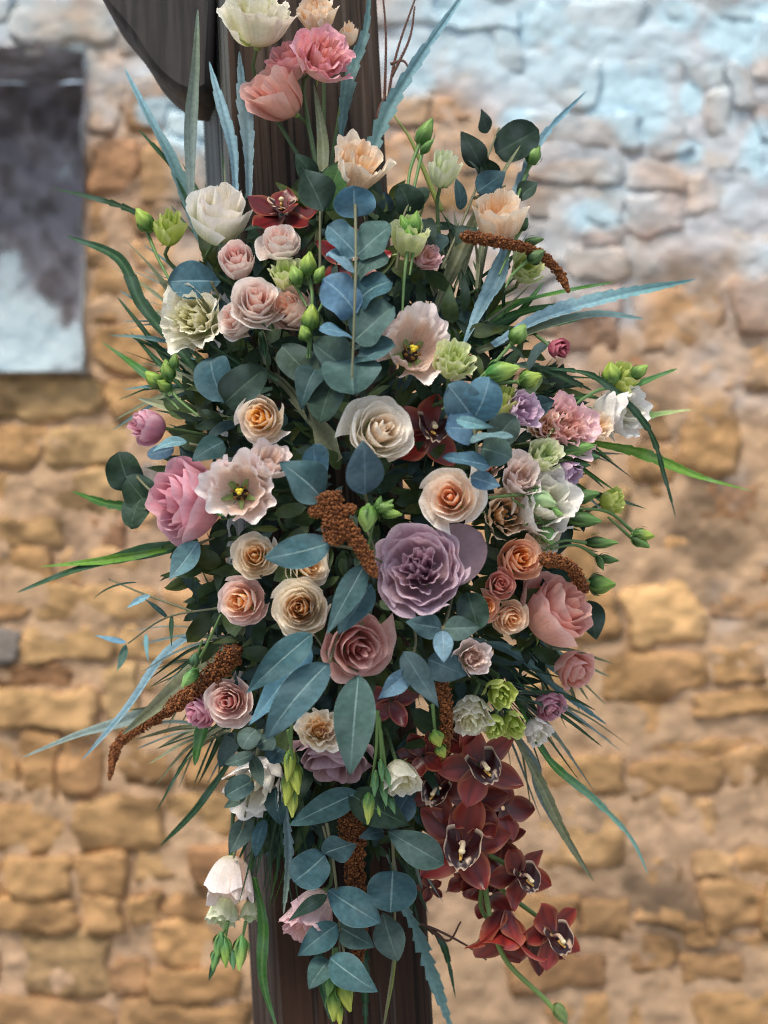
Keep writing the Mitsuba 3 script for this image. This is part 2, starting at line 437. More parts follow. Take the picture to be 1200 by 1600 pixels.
for n_, s_ in enumerate(rects):
    m = stone_mesh(*s_, n_)
    add('stone', wall, m, 'stone_mat', uv=np.tile([[s_[4], s_[5]]], (len(m[0]), 1)))

# ---------------------------------------------------------------- the post and its curved brace
LEAN = math.atan(0.055)


def post():
    th = math.radians(15)
    nv = 150
    w, d = 0.160, 0.150
    prof = []
    for (a, b, n) in (((-w, 0), (0, 0), 26), ((0, 0), (0, d), 14), ((0, d), (-w, d), 6), ((-w, d), (-w, 0), 22)):
        for k in range(n):
            prof.append((a[0] + (b[0] - a[0]) * k / n, a[1] + (b[1] - a[1]) * k / n))
    prof = np.array(prof) + [w, 0]
    ctr = np.array([w / 2, d / 2])
    q = (prof - ctr) / [w / 2, d / 2]
    rr = (np.abs(q) ** 22).sum(1) ** (1 / 22)                     # rounded arrises
    prof = ctr + q / rr[:, None] * [w / 2, d / 2]
    c, s = math.cos(th), math.sin(th)
    z = np.linspace(-0.8, 0.9, nv)
    V = []
    for zz in z:
        x, y = prof[:, 0], prof[:, 1]
        g = meshkit.fbm(np.stack([x * 95, y * 95, np.full(len(x), zz * 1.6)], -1), 3, 11) - .5
        inw = (ctr - prof) / (np.linalg.norm(ctr - prof, axis=1, keepdims=True))
        pr = prof + inw * np.maximum(g, -.1)[:, None] * 0.009
        pr = pr + (meshkit.noise(np.array([[0.3, 0.7, zz * 2.0]]), 5) - .5) * 0.006
        x, y = pr[:, 0], pr[:, 1]
        X = x * c - y * s
        Y = x * s + y * c
        V.append(np.stack([X, Y, np.full(len(X), zz)], -1))
    V = np.vstack(V)
    o = P(386, 800, 0.03)
    V[:, 0] += o[0]; V[:, 1] += 0.03
    V[:, 0] -= V[:, 2] * math.tan(LEAN)
    return V, grid_faces(nv, len(prof), True)[:, ::-1], None


pst = thing('timber_post', 'weathered dark brown timber post that carries the flowers', 'post')
add('shaft', pst, post(), 'wood_mat', smooth=45)


def brace():
    out = np.array([(327, 132), (310, 142), (292, 143), (270, 132), (250, 117), (226, 90), (204, 54), (180, 24), (158, -4), (128, -70), (90, -160), (40, -300),
                    (190, -330), (230, -240), (326, -120)], float)
    t = np.vstack([out, out[:1]])
    out = spline(t, 70)[:-1]
    poly = Polygon(out).buffer(0)
    lay = [(0.0, 9), (0.0025, 5), (0.006, 2), (0.012, 0), (0.098, 0), (0.104, 4)]
    rings = []
    N = 90
    for y, b in lay:
        g = poly.buffer(-b) if b else poly
        l = g.exterior
        pp = np.array([l.interpolate(k / N, normalized=True).coords[0] for k in range(N)])
        if y < .02:
            k0 = np.argmin(((pp - out[0]) ** 2).sum(1)); pp = np.roll(pp, -k0, 0)
        else:
            k0 = np.argmin(((pp - out[0]) ** 2).sum(1)); pp = np.roll(pp, -k0, 0)
        s = sc(0.02)
        rings.append(np.stack([(pp[:, 0] - 600) * s, np.full(N, 0.028 + y), (800 - pp[:, 1]) * s], -1))
    V = np.vstack(rings)
    F = grid_faces(len(lay), N, True)
    # front and back caps as grids of rings shrinking to the centre
    caps = []
    for r, yb in ((rings[0], 1), (rings[-1], -1)):
        c = r.mean(0); prev = None
        at = len(V)
        rr = []
        for k in np.linspace(1, 0.02, 22):
            q = c + (r - c) * k
            ridge = 0.003 * (meshkit.fbm(q * 18, 3, 8) - .5)
            q = q.copy(); q[:, 1] += yb * ridge * min(1, (1 - k) * 8)
            rr.append(q)
        V = np.vstack([V, *rr])
        f = grid_faces(len(rr), N, True) + at
        F = np.vstack([F, f if yb < 0 else f[:, ::-1]])
    return V, F, None


brc = thing('curved_brace', 'dark curved timber knee brace joining the post at the top left', 'timber brace')
add('timber', brc, brace(), 'brace_mat', smooth=60)

# ---------------------------------------------------------------- flower, leaf and stem builders (photo-aligned axes: x right, y away, z up)
def col3(a, b, t):
    t = np.asarray(t)[..., None]
    return a * (1 - t) + b * t


def sstep(a, b, x):
    t = np.clip((x - a) / (b - a), 0, 1)
    return t * t * (3 - 2 * t)


# petal palettes: heart, base (claw), body, rim
PAL = {
    'ivory': ('f2dfc8', 'e2dcb4', 'f9f2e8', 'fefbf6'), 'ivorygreen': ('ece4d4', 'b3b878', 'efebe0', 'faf8f4'), 'cream': ('dcd6ae', 'c2c689', 'ebe6d4', 'f5f3ea'),
    'blush': ('e9bcae', 'e2cbbd', 'f1e4de', 'faf5f2'), 'blushpink': ('e29c96', 'e2b3a8', 'eed2cc', 'f9f0ec'),
    'tanblush': ('e2a07e', 'd0b29c', 'e0c6ba', 'efe0d8'),
    'peach': ('f7bf90', 'ecceac', 'f7e8dc', 'fcf8f2'), 'yellow': ('fcc95c', 'f6d694', 'f8eadb', 'fdf8f2'),
    'creampeach': ('f8d092', 'e6d2ac', 'f6ebda', 'fcf8f0'), 'pinkpeach': ('fac878', 'eebfa8', 'f4d8d2', 'fbf2ee'),
    'orange': ('f9be64', 'f0bc90', 'f5c4a8', 'fce2cc'), 'apricot': ('f8c68a', 'eac49c', 'f8dcc0', 'fdf0e2'),
    'pink': ('cf7c90', 'd99aa4', 'dfa0b0', 'f0c8d4'), 'rosebud': ('c9718a', 'cf9098', 'd896ac', 'e9c2d0'),
    'dustyrose': ('d18f88', 'cb988e', 'dfaca5', 'efcdc9'), 'coral': ('dd8c7c', 'd89a86', 'e6a89c', 'f5d0c8'),
    'salmon': ('e09a88', 'dcae94', 'eab2a6', 'f7d0ca'), 'mauve': ('a87c90', 'b3929c', 'c4a3b0', 'e0cbda'),
    'dustymauve': ('9c7280', 'a8868e', 'ba98a0', 'd2b6c0'), 'lilac': ('bd96b0', 'bda4ae', 'd2b4cc', 'e4d0e4'),
    'palepink': ('ecc6b4', 'e2c8b0', 'f3dad6', 'f2cad4'), 'lispink': ('e6ab9a', 'dfba9c', 'eec4c0', 'eeb2c2'), 'lisblush': ('e2c4b4', 'cfc6a0', 'f0e1dd', 'f8f1f1'),
    'liscream': ('dcd8aa', 'c4cc88', 'ece8d4', 'f6f3e8'), 'liswhite': ('e0dac0', 'ced0a0', 'f1edea', 'f9f7f7'),
    'lispeach': ('e8bf8c', 'dcc29c', 'f4dec4', 'fbf0e2'), 'lisgreen': ('bccb70', 'a9bf62', 'dbe2a4', 'eef0cc'),
    'lime': ('a6b94c', '90ad48', 'c2d068', 'e0e698'), 'palegreen': ('c0cf96', 'a9c084', 'dadfb8', 'eeefd8'),
    'berry': ('8c3348', '8a4a50', 'b0566a', 'cf8290'),
}
# n petals, heart = how many inner ones are one mesh, h = height / diameter, r0 = inner radius, pw, zd = rim drop, w = half-widths,
# bl = bulge, curl, ruf = ruffle, fr = fringe, edge, wh = petals in a whorl (0: golden-angle spiral)
KIND = {
    'rose': dict(n=17, heart=6, h=.76, r0=.07, pw=.85, zd=.58, w0=1.6, w1=1.08, bl=1.06, curl=.85, ruf=.035, fr=0, edge=.24, wh=0),
    'spray': dict(n=18, heart=8, h=.80, r0=.07, pw=.86, zd=.56, w0=1.6, w1=1.05, bl=1.06, curl=.6, ruf=.04, fr=0, edge=.28, wh=0),
    'garden': dict(n=34, heart=0, h=.52, r0=.10, pw=.75, zd=.42, w0=1.2, w1=.95, bl=1.04, curl=.6, ruf=.06, fr=.004, edge=.20, wh=0, quarter=3),
    'cup': dict(n=18, heart=8, h=.95, r0=.10, pw=.9, zd=.30, w0=1.5, w1=1.12, bl=1.10, curl=.7, ruf=.04, fr=0, edge=.24, wh=0),
    'budrose': dict(n=14, heart=6, h=1.25, r0=.10, pw=1.0, zd=.28, w0=1.5, w1=1.15, bl=1.18, curl=.4, ruf=.05, fr=0, edge=.26, wh=0),
    'lis': dict(n=9, heart=0, h=.56, r0=.70, pw=1, zd=.15, w0=.80, w1=.86, bl=.80, curl=.55, ruf=.12, fr=.010, edge=.22, wh=5),
    'lisdouble': dict(n=19, heart=5, h=.60, r0=.16, pw=.9, zd=.28, w0=1.0, w1=.92, bl=.82, curl=.6, ruf=.11, fr=.013, edge=.20, wh=0),
    'liscup': dict(n=11, heart=3, h=.92, r0=.3, pw=.9, zd=.10, w0=1.0, w1=.98, bl=.90, curl=.6, ruf=.085, fr=.010, edge=.18, wh=0),
    'lisbud': dict(n=9, heart=3, h=1.25, r0=.14, pw=1, zd=.24, w0=1.3, w1=1.0, bl=1.12, curl=.4, ruf=.09, fr=.012, edge=.25, wh=0),
    'bell': dict(n=6, heart=0, h=.95, r0=.82, pw=1, zd=.02, w0=.80, w1=.80, bl=.95, curl=.25, ruf=.05, fr=.01, edge=.16, wh=0),
}


def petal(r, R, H, rr, zr, w, phi, K, pal, u, ns, nt):
    s = np.linspace(-1, 1, ns)[:, None]
    t0 = (np.linspace(0, 1, nt) ** .85)[None, :]
    lop = 1 + r.uniform(-.09, .09) * s
    t = t0 * (1 - K['edge'] * np.abs(s) ** 2.6 * (.75 + .25 * t0)) * lop
    t = t * (1 + .10 * t0 ** 3 * (meshkit.noise(np.stack(np.broadcast_arrays(s * 2.2 + phi * 5, 0 * t0, 0 * s + u * 17), -1), 6) - .5))
    cusp = r.uniform(0, .05)
    t = t * (1 + cusp * (1 - np.abs(s)) ** 2 * t0 ** 4)
    p0, p1, p2, p3 = (.05 * R, 0), (.72 * rr + .10 * R, .03 * H), (rr * K['bl'] + .02 * R, .60 * zr), (rr, zr)
    b = lambda k: p0[k] * (1 - t) ** 3 + 3 * p1[k] * t * (1 - t) ** 2 + 3 * p2[k] * t ** 2 * (1 - t) + p3[k] * t ** 3
    rad, z = b(0), b(1)
    q = np.clip((t - .62) / .38, 0, 1.2) ** 2
    cu = K['curl'] * (.12 + .88 * u) * r.uniform(.5, 1.5)
    rad = rad + q * cu * .20 * R
    z = z - q * cu * .13 * R
    sd = np.clip((np.abs(s) - .55) / .45, 0, 1) ** 2 * t0 ** 1.5 * cu * .14 * R * (.4 + u)
    rad = rad + sd
    tw = r.uniform(.06, .13) * (1 if K['wh'] == 0 else .3)
    rad = rad * (1 + tw * s * (.5 + .5 * t0))
    f1, f2, ph = r.uniform(1.1, 2.0), r.uniform(2.4, 4.2), r.uniform(0, 6.28, 3)
    A = K['ruf'] * R * t0 ** 2.2 * (.5 + .5 * u)
    rad = rad + A * (np.sin(f1 * np.pi * s + ph[0]) + .55 * np.sin(f2 * np.pi * s + ph[1]))
    z = z + .6 * A * np.sin(f2 * np.pi * s + ph[2])
    if K['fr']:
        k = r.normal(0, 1, (ns, 1))
        rad = rad + K['fr'] * R * t0 ** 7 * k
        z = z + K['fr'] * R * t0 ** 7 * r.normal(0, 1, (ns, 1))
    # broad crumple so that no petal is a clean surface of revolution
    n1 = (meshkit.noise(np.stack(np.broadcast_arrays(s * 1.6 + phi * 7, t0 * 2.2, 0 * s + u * 9), -1), 2) - .5)
    n2 = meshkit.noise(np.stack(np.broadcast_arrays(s * 4 + phi * 11, t0 * 1.6, 0 * s + u * 23), -1), 4) - .5
    rad = rad + (n1 * .10 + n2 * .035) * R * t0
    ang = phi + s * w * (.6 + .4 * t0 ** .6)
    V = np.stack([rad * np.cos(ang), rad * np.sin(ang), z + 0 * ang], -1).reshape(-1, 3)
    heart, base, body, rim = pal
    bd = col3(heart, body, sstep(.10, .62, u))
    c = col3(base, bd, sstep(.05, K.get('bs', .5), t0 + 0 * s)) if u > .3 else col3(heart, bd, sstep(.2, .9, t0 + 0 * s))
    rm = col3(bd, rim, .55 + .45 * sstep(.1, .5, u))
    c = col3(c, rm, sstep(.72, 1.0, t0 + 0.25 * np.abs(s) ** 3) * .85)
    vein = 1 + (.07 * np.sin(s * 27 + n1 * 9) + .05 * np.sin(s * 47 + n2 * 7)) * (1 - .7 * t0) + .10 * n1 + r.normal(0, .02)
    age = np.clip(meshkit.noise(np.stack(np.broadcast_arrays(s * 3 + u * 31, t0 * 3, 0 * s + phi), -1), 9) - .72, 0, 1)[..., None] * .8
    c = c * vein[..., None]
    c = c * (1 - age) + age * c * np.array([.86, .74, .58])
    return V, grid_faces(ns, nt), c.reshape(-1, 3)


def ellipsoid(c, ax, col, n=8):
    m = trimesh.creation.icosphere(subdivisions=2)
    return np.array(m.vertices) * ax + c, np.array(m.faces), lin(col)


def core_pt(px, py):
    """where stems gather, inside the arrangement"""
    q = np.clip(py, 420, 1180) * .62 + 780 * .38
    if py < 420:
        q = 520
    return P(535 + .18 * (px - 535), q, -0.005)


def bloom(kind, px, py, d, face, pal, label, cat, group=None, off=0.0, seed=None, stem=None, spin=None, calyx='7d9455', name=None, pistil=None, **kw):
    K = {**KIND[kind], **kw}
    seed = seed if seed is not None else int(px * 7 + py * 13)
    r = np.random.default_rng(seed)
    y = dep(px, py) + off
    S = sc(y)
    d = d * .99
    R = d / 2 * S
    H = K['h'] * d * S
    ax = face_dir(face)
    M = frame(ax, r.uniform(0, 6.28) if spin is None else spin)
    O = P(px, py, y) - ax * H * .55
    pal = [lin(x) for x in PAL[pal]]
    key = thing(name or cat.replace(' ', '_'), label, cat, group)
    N = K['n']
    heart = []
    big = d > 88
    for i in range(N):
        u = i / (N - 1)
        rr = R * (K['r0'] + (1 - K['r0']) * u ** K['pw']) * r.uniform(.95, 1.05)
        zr = H * (1 - K['zd'] * u ** 1.6) * r.uniform(.90, 1.08)
        w = K['w0'] + (K['w1'] - K['w0']) * u
        if K['wh']:
            phi = i * 2 * np.pi / K['wh'] + (i // K['wh']) * np.pi / K['wh'] + r.uniform(-.12, .12)
            rr *= 1 + .05 * (i // K['wh'])
        else:
            phi = i * 2.39996 + r.uniform(-.35, .35)
        ns, nt = (29, 16) if big else (19, 12)
        if K['fr']:
            ns += 10
        V, F, C = petal(r, R, H, rr, zr, w, phi, K, pal, u, ns, nt)
        if K.get('quarter') and u < .5:                       # quartered heart: small whorls round several centres
            qn = K['quarter']; j = i % qn
            uu = (i // qn) / max(1, (N * .5) // qn)
            V, F, C = petal(r, R, H, R * (.07 + .30 * uu), H * (1 - .12 * uu), 1.5 - .5 * uu, (i // qn) * 2.4 + j, K, pal, u * .8, ns, nt)
            qa = j * 2 * np.pi / qn + .6
            V = V + np.array([math.cos(qa), math.sin(qa), 0]) * .27 * R * np.clip(V[:, 2:3] / H, 0, 1)
        V = V @ M.T + O
        if i < K['heart']:
            heart.append((V, F, C))
        else:
            add('petal', key, (V, F, C), 'petal_mat')
    if not pistil and K['h'] < 1.05 and K['r0'] < .5:                          # folded heart that closes the middle
        q = (.75 * K['r0'] + .10) * R
        hm = trimesh.creation.icosphere(subdivisions=3)
        hv = np.array(hm.vertices)
        bump = 1 + .5 * (meshkit.noise(hv * 3.1 + seed, 5) - .5) + .25 * np.sin(np.arctan2(hv[:, 1], hv[:, 0]) * 3 + hv[:, 2] * 6)
        hv = hv * bump[:, None] * np.array([q, q, .26 * H])
        heart.append((hv @ M.T + O + ax * H * .34, np.array(hm.faces), pal[0] * .92))
    if heart:
        add('heart', key, heart, 'petal_mat')
    if pistil:
        pp = [tube([O + ax * H * .1, O + ax * H * .55], .04 * R, .03 * R, 'a9b04a')]
        for k in range(3):
            a = k * 2.1
            pp.append(ellipsoid(O + ax * H * .60 + (M[:, 0] * math.cos(a) + M[:, 1] * math.sin(a)) * .05 * R, np.array([.07, .07, .06]) * R, 'd2bc34'))
        for k in range(6):
            a = k * 1.05 + .3
            q = M[:, 0] * math.cos(a) + M[:, 1] * math.sin(a)
            e = O + ax * H * .42 + q * .22 * R
            pp.append(tube([O + ax * H * .05, e], .012 * R, .012 * R, 'b8b46a', sides=5, n=5))
            pp.append(ellipsoid(e, np.array([.05, .05, .05]) * R, '6a4a1e'))
        add('pistil', key, pp, 'stem_mat')
        add('throat', key, [ellipsoid(O + ax * H * .06, np.array([.24, .24, .2]) * R, '2a1a16')], 'stem_mat')
    # green calyx and stem
    cs = [ellipsoid(O - ax * .05 * R, np.array([.12, .12, .10]) * R, calyx)]
    for k in range(5):
        a = k * 2 * np.pi / 5 + r.uniform(-.2, .2)
        q = M[:, 0] * math.cos(a) + M[:, 1] * math.sin(a)
        p0, p1 = O + q * .08 * R, O + q * R * r.uniform(.55, .8) + ax * H * r.uniform(.02, .3)
        cs.append(leaf_mesh(p0, p1, .20 * R, 'lance', -ax + q * .3, calyx, -.15, .1, 9, 5))
    add('calyx', key, cs, 'stem_mat')
    if stem is None:
        e = core_pt(px, py)
    else:
        e = P(stem[0], stem[1], stem[2] if len(stem) > 2 else y + .03)
    b0 = O - ax * .0
    L = np.linalg.norm(e - b0)
    add('stem', key, tube([b0, b0 - ax * min(.25 * L, .05), e], .0017, .0022, '5a7046', '3d5236'), 'stem_mat')
    return key


LEAFW = {
    'round': lambda t: np.sqrt(np.clip(1 - (2 * np.clip(t, 0, 1) ** .92 - 1) ** 2, 0, 1)),
    'ovate': lambda t: np.sin(np.pi * np.clip(t, 0, 1) ** .78) ** .85 * (1 - .18 * t),
    'lance': lambda t: np.sin(np.pi * np.clip(t, 0, 1) ** .70) ** .95 * (1 - .25 * t),
    'obov': lambda t: np.sin(np.pi * np.clip(t, 0, 1) ** 1.15) ** .75,
    'tepal': lambda t: (.35 + .65 * np.sin(np.pi * np.clip(t, 0, 1) ** .95) ** .8) * np.sqrt(np.clip(1 - t ** 5, 0, 1)),
}
# leaf palettes: blade, midrib
LP = {'eucblue': ('587c90', '9dbac6'), 'euc': ('4d6a6d', '92aaab'), 'eucpale': ('6d8c9c', 'aec4cc'), 'eucgreen': ('4e645e', '82998f'), 'dark': ('3b4c42', '5f7566'),
      'darkblue': ('3d535a', '678089'), 'green': ('44663f', '74955f'), 'bright': ('66903f', '94b465'), 'silver': ('77a0b6', 'b2cdd8'), 'deep': ('2f3e35', '4c5f50')}


def leaf_mesh(p0, p1, width, kind, normal, col, bend=.12, fold=.12, nt=17, ns=9, mid=None, seed=0, cup=0.0, veins=0.0, tipcol=None):
    p0, p1 = np.asarray(p0), np.asarray(p1)
    ax = p1 - p0
    L = np.linalg.norm(ax); ax = ax / L
    n = np.asarray(normal, float)
    n = nrm(n - ax * (n @ ax))
    sd = np.cross(ax, n)
    t = np.linspace(0, 1, nt)[:, None]
    if ns >= 9:
        s = np.array([-1, -.97, -.7, -.35, -.06, -.022, .022, .06, .35, .7, .97, 1])[None]
    else:
        s = np.linspace(-1, 1, ns)[None]
    ns = s.shape[1]
    w = LEAFW[kind](t) * width / 2
    r = np.random.default_rng(seed + 5)
    h = bend * L * (4 * t * (1 - t)) + fold * np.abs(s) * w - cup * w * (s ** 2)
    wav = .075 * width * np.sin(t * r.uniform(5, 10) + s * 1.5 + r.uniform(0, 6)) * np.abs(s) ** 1.5
    V = p0 + ax * (t * L)[..., None] + sd * (s * w)[..., None] + n * (h + wav)[..., None]
    base = lin(col) if isinstance(col, str) else col
    c = np.broadcast_to(base, (nt, ns, 3)).copy()
    jit = 1 + .5 * (meshkit.fbm(np.stack(np.broadcast_arrays(t * 4 + seed * 3.7, s * 2, 0 * t), -1), 3, 3) - .5)
    if veins:
        jit = jit * (1 + veins * np.maximum(0, np.sin(26 * t - 7 * np.abs(s))) ** 3)
    c = c * jit[..., None]
    if tipcol is not None:
        c = col3(c, np.broadcast_to(lin(tipcol), c.shape), sstep(.4, 1, np.broadcast_to(t, (nt, ns))))
    if mid is not None:
        m = (np.abs(s) < .03) * (1 - .5 * t)
        c = col3(c, np.broadcast_to(lin(mid), c.shape), m * .8)
        edge = (np.abs(s) > .98) * .4 + 0 * t
        c = col3(c, np.broadcast_to(lin(mid), c.shape), edge)
    return V.reshape(-1, 3), grid_faces(nt, ns), c.reshape(-1, 3)


def blade_mesh(pts, width, col, mid, teeth=14, depth=.45, roll=0.0, fold=.38, n=90, base_w=.5, tip=None, prof=.4):
    c = spline(pts, n)
    t = np.linspace(0, 1, n)
    T_ = nrm(np.gradient(c, axis=0))
    ref = np.array([.1, -1, .35])
    nn = nrm(ref - T_ * (T_ @ ref)[:, None])
    sd = np.cross(T_, nn)
    ro = roll + 0.6 * np.sin(t * 3.4 + pts[0][0] * 40)
    nn2 = nn * np.cos(ro)[:, None] + sd * np.sin(ro)[:, None]
    sd2 = np.cross(T_, nn2)
    w = width / 2 * np.minimum(base_w + (1 - base_w) * sstep(0, prof, t), 1) * np.clip((1 - t) / (1 - prof), 0, 1) ** .65
    saw = 1 - (t * teeth % 1.0)
    br = np.random.default_rng(int(abs(pts[0][2]) * 1e5) + n)
    if teeth:
        saw = saw * br.uniform(.25, 1.35, int(teeth) + 2)[(t * teeth).astype(int)]
    wt = w * (1 - depth * np.minimum(saw, 1.0 / max(depth, .01) * .8) if teeth else 1.0)
    wt = wt * (1 + .10 * (meshkit.noise(np.stack([t * 11, t * 0, t * 0 + pts[0][0] * 30], -1), 2) - .5))
    s = np.array([-1, -.62, -.36, -.09, .09, .36, .62, 1.0])
    mm = lambda f: np.minimum(w * f, wt * .98)
    ww = np.stack([wt, mm(.62), mm(.36), w * .09, w * .09, mm(.36), mm(.62), wt], 1)
    streak = 1 + .16 * np.random.default_rng(n + int(abs(pts[0][0]) * 9999)).normal(0, 1, 8)
    V = c[:, None] + sd2[:, None] * (np.sign(s)[None] * ww)[..., None] + nn2[:, None] * (fold * ww)[..., None]
    j = 1 + .22 * (meshkit.fbm(np.stack(np.broadcast_arrays(t[:, None] * 9, s[None] * 2, 0 * t[:, None] + pts[0][0] * 50), -1), 3, 6) - .5)
    cc = np.broadcast_to(lin(col), (n, 8, 3)) * (j * streak[None])[..., None]
    if tip is not None:
        cc = col3(cc, np.broadcast_to(lin(tip), cc.shape), sstep(.3, .9, np.broadcast_to(t[:, None], (n, 8))))
    m = np.broadcast_to((np.abs(s) < .1)[None] * .55, (n, 8))
    cc = col3(cc, np.broadcast_to(lin(mid), cc.shape), m)
    return V.reshape(-1, 3), grid_faces(n, 8), cc.reshape(-1, 3)


def px_path(pts, y0, y1, rel=True):
    n = len(pts)
    out = []
    for i, p in enumerate(pts):
        f = i / (n - 1)
        y = y0 + (y1 - y0) * f
        if len(p) > 2:
            y = p[2]
        out.append(P(p[0], p[1], y))
    return np.array(out)


def bud_mesh(p, ax, L, Rr, base, tip, seed=0):
    """closed bud: twisted, ridged, pointed"""
    r = np.random.default_rng(seed)
    M = frame(ax, r.uniform(0, 6))
    n, m = 12, 15
    t = np.linspace(0, 1, n)[:, None]; a = np.linspace(0, 2 * np.pi, m, endpoint=False)[None]
    rad = Rr * (np.sin(np.pi * np.clip(t * .93 + .05, 0, 1) ** .75) ** .9) * (1 + .13 * np.cos(5 * (a + 1.3 * t)))
    rad = rad + .10 * Rr * (t > .85) * np.cos(3 * a)
    V = np.stack([rad * np.cos(a), rad * np.sin(a), L * t + 0 * a], -1).reshape(-1, 3) @ M.T + p
    c = col3(np.broadcast_to(lin(base), (n, m, 3)), np.broadcast_to(lin(tip), (n, m, 3)), sstep(.15, .8, t + 0 * a)) * np.array([.80, .76, .85]) * (1 + .2 * np.cos(5 * (a + 1.3 * t)))[..., None]
    return V, grid_faces(n, m, True), c.reshape(-1, 3)


def buds(label, items, stems, group=None, y=None, cat='bud sprig', name='bud_sprig', stemcol='5f7d49'):
    """items: (px, py, length, width, dx, dz, base, tip) closed buds; stems: lists of photo points"""
    k = thing(name, label, cat, group)
    for i, (px, py, L, W, dx, dz, b, tp) in enumerate(items):
        yy = dep(px, py) - .012 if y is None else y
        S = sc(yy)
        ax = nrm(np.array([dx, -.25, dz]))
        p = P(px, py, yy) - ax * L * S * .5
        kb = add('bud', k, bud_mesh(p, ax, L * S, W / 2 * S, b, tp, i + int(px)), 'stem_mat')
        M = frame(ax, i)
        sp = []
        for q in range(4):
            a = q * 1.57 + .4
            d = M[:, 0] * math.cos(a) + M[:, 1] * math.sin(a)
            sp.append(leaf_mesh(p + d * W * S * .1, p + d * W * S * .62 + ax * L * S * .62, W * .26 * S, 'lance', d, '587a3e', .22, .1, 7, 5))
        sp.append(ellipsoid(p, np.array([1, 1, 1]) * W * S * .17, '5f7d49'))
        add('sepals', kb, sp, 'stem_mat')
    for st in stems:
        pts = []
        for q in st:
            yy = (dep(q[0], q[1]) + (.0 if y is None else 0)) if y is None else y
            pts.append(P(q[0], q[1], yy if len(q) < 3 else yy + q[2]))
        add('stem', k, tube(pts, .0018, .0009, stemcol, sides=6), 'stem_mat')
    return k


def sprig(label, cat, stems, leaves, pal='euc', group=None, name='eucalyptus_sprig', y=None, stemcol='6b6b52', stemw=.0012):
    """leaves: (base px, base py, tip px, tip py, width, shape, depth offset, roll[, palette])"""
    k = thing(name, label, cat, group)
    for i, lf in enumerate(leaves):
        bx, by, tx, ty, w, kind, off, ro = lf[:8]
        pl = LP[lf[8] if len(lf) > 8 else pal]
        yb = (dep(bx, by) if y is None else y) + off + .012
        yt = (dep(bx, by) * .6 + dep(tx, ty) * .4 if y is None else y) + off - .004
        p0, p1 = P(bx, by, yb), P(tx, ty, yt)
        ax = nrm(p1 - p0)
        n = np.array([.05, -1, .30]); n = nrm(n - ax * (n @ ax))
        n = n * math.cos(ro) + np.cross(ax, n) * math.sin(ro)
        sd = int(bx + 3 * ty)
        rr = np.random.default_rng(sd)
        lc = np.clip(lin(pl[0]) * rr.uniform(.75, 1.2) * np.array([rr.uniform(.88, 1.14), 1, rr.uniform(.84, 1.12)]), 0, 1)
        add('leaf', k, leaf_mesh(p0, p1, w * sc(yb), kind, n, lc, rr.uniform(-.10, .22), rr.uniform(-.05, .40), 19, 9, pl[1], sd, veins=.22), 'leaf_mat')
    for st in stems:
        pts = [P(q[0], q[1], (dep(q[0], q[1]) if y is None else y) + (q[2] if len(q) > 2 else .014)) for q in st]
        add('stem', k, tube(pts, stemw * 1.25, stemw * .8, stemcol), 'stem_mat')
    return k


def blade(label, pts, w, pal, y0, y1, roll=0., teeth=14, depth=.42, tip=None, group='long serrated blades of foliage', name='long_frond', cat='frond', **kw):
    k = thing(name, label, cat, group if teeth else None)
    c, m = BP[pal]
    add('blade', k, blade_mesh(px_path(pts, y0, y1), w * sc(y0), c, m, teeth, depth, roll, tip=tip, **kw), 'leaf_mat')
    return k


BP = {'silver': ('8ba4ad', '5c7880'), 'teal': ('6b8a8b', '48686c'), 'sky': ('93b4c2', '66889a'), 'olive': ('787d62', '999c80'), 'pale': ('979a7c', '777a60'), 'green': ('456f3a', '6f9655'),
      'dark': ('37523c', '557558'), 'bright': ('66903f', '8aac5c'), 'grey': ('83928f', '616f70'), 'deep': ('3a4f3c', '526850')}


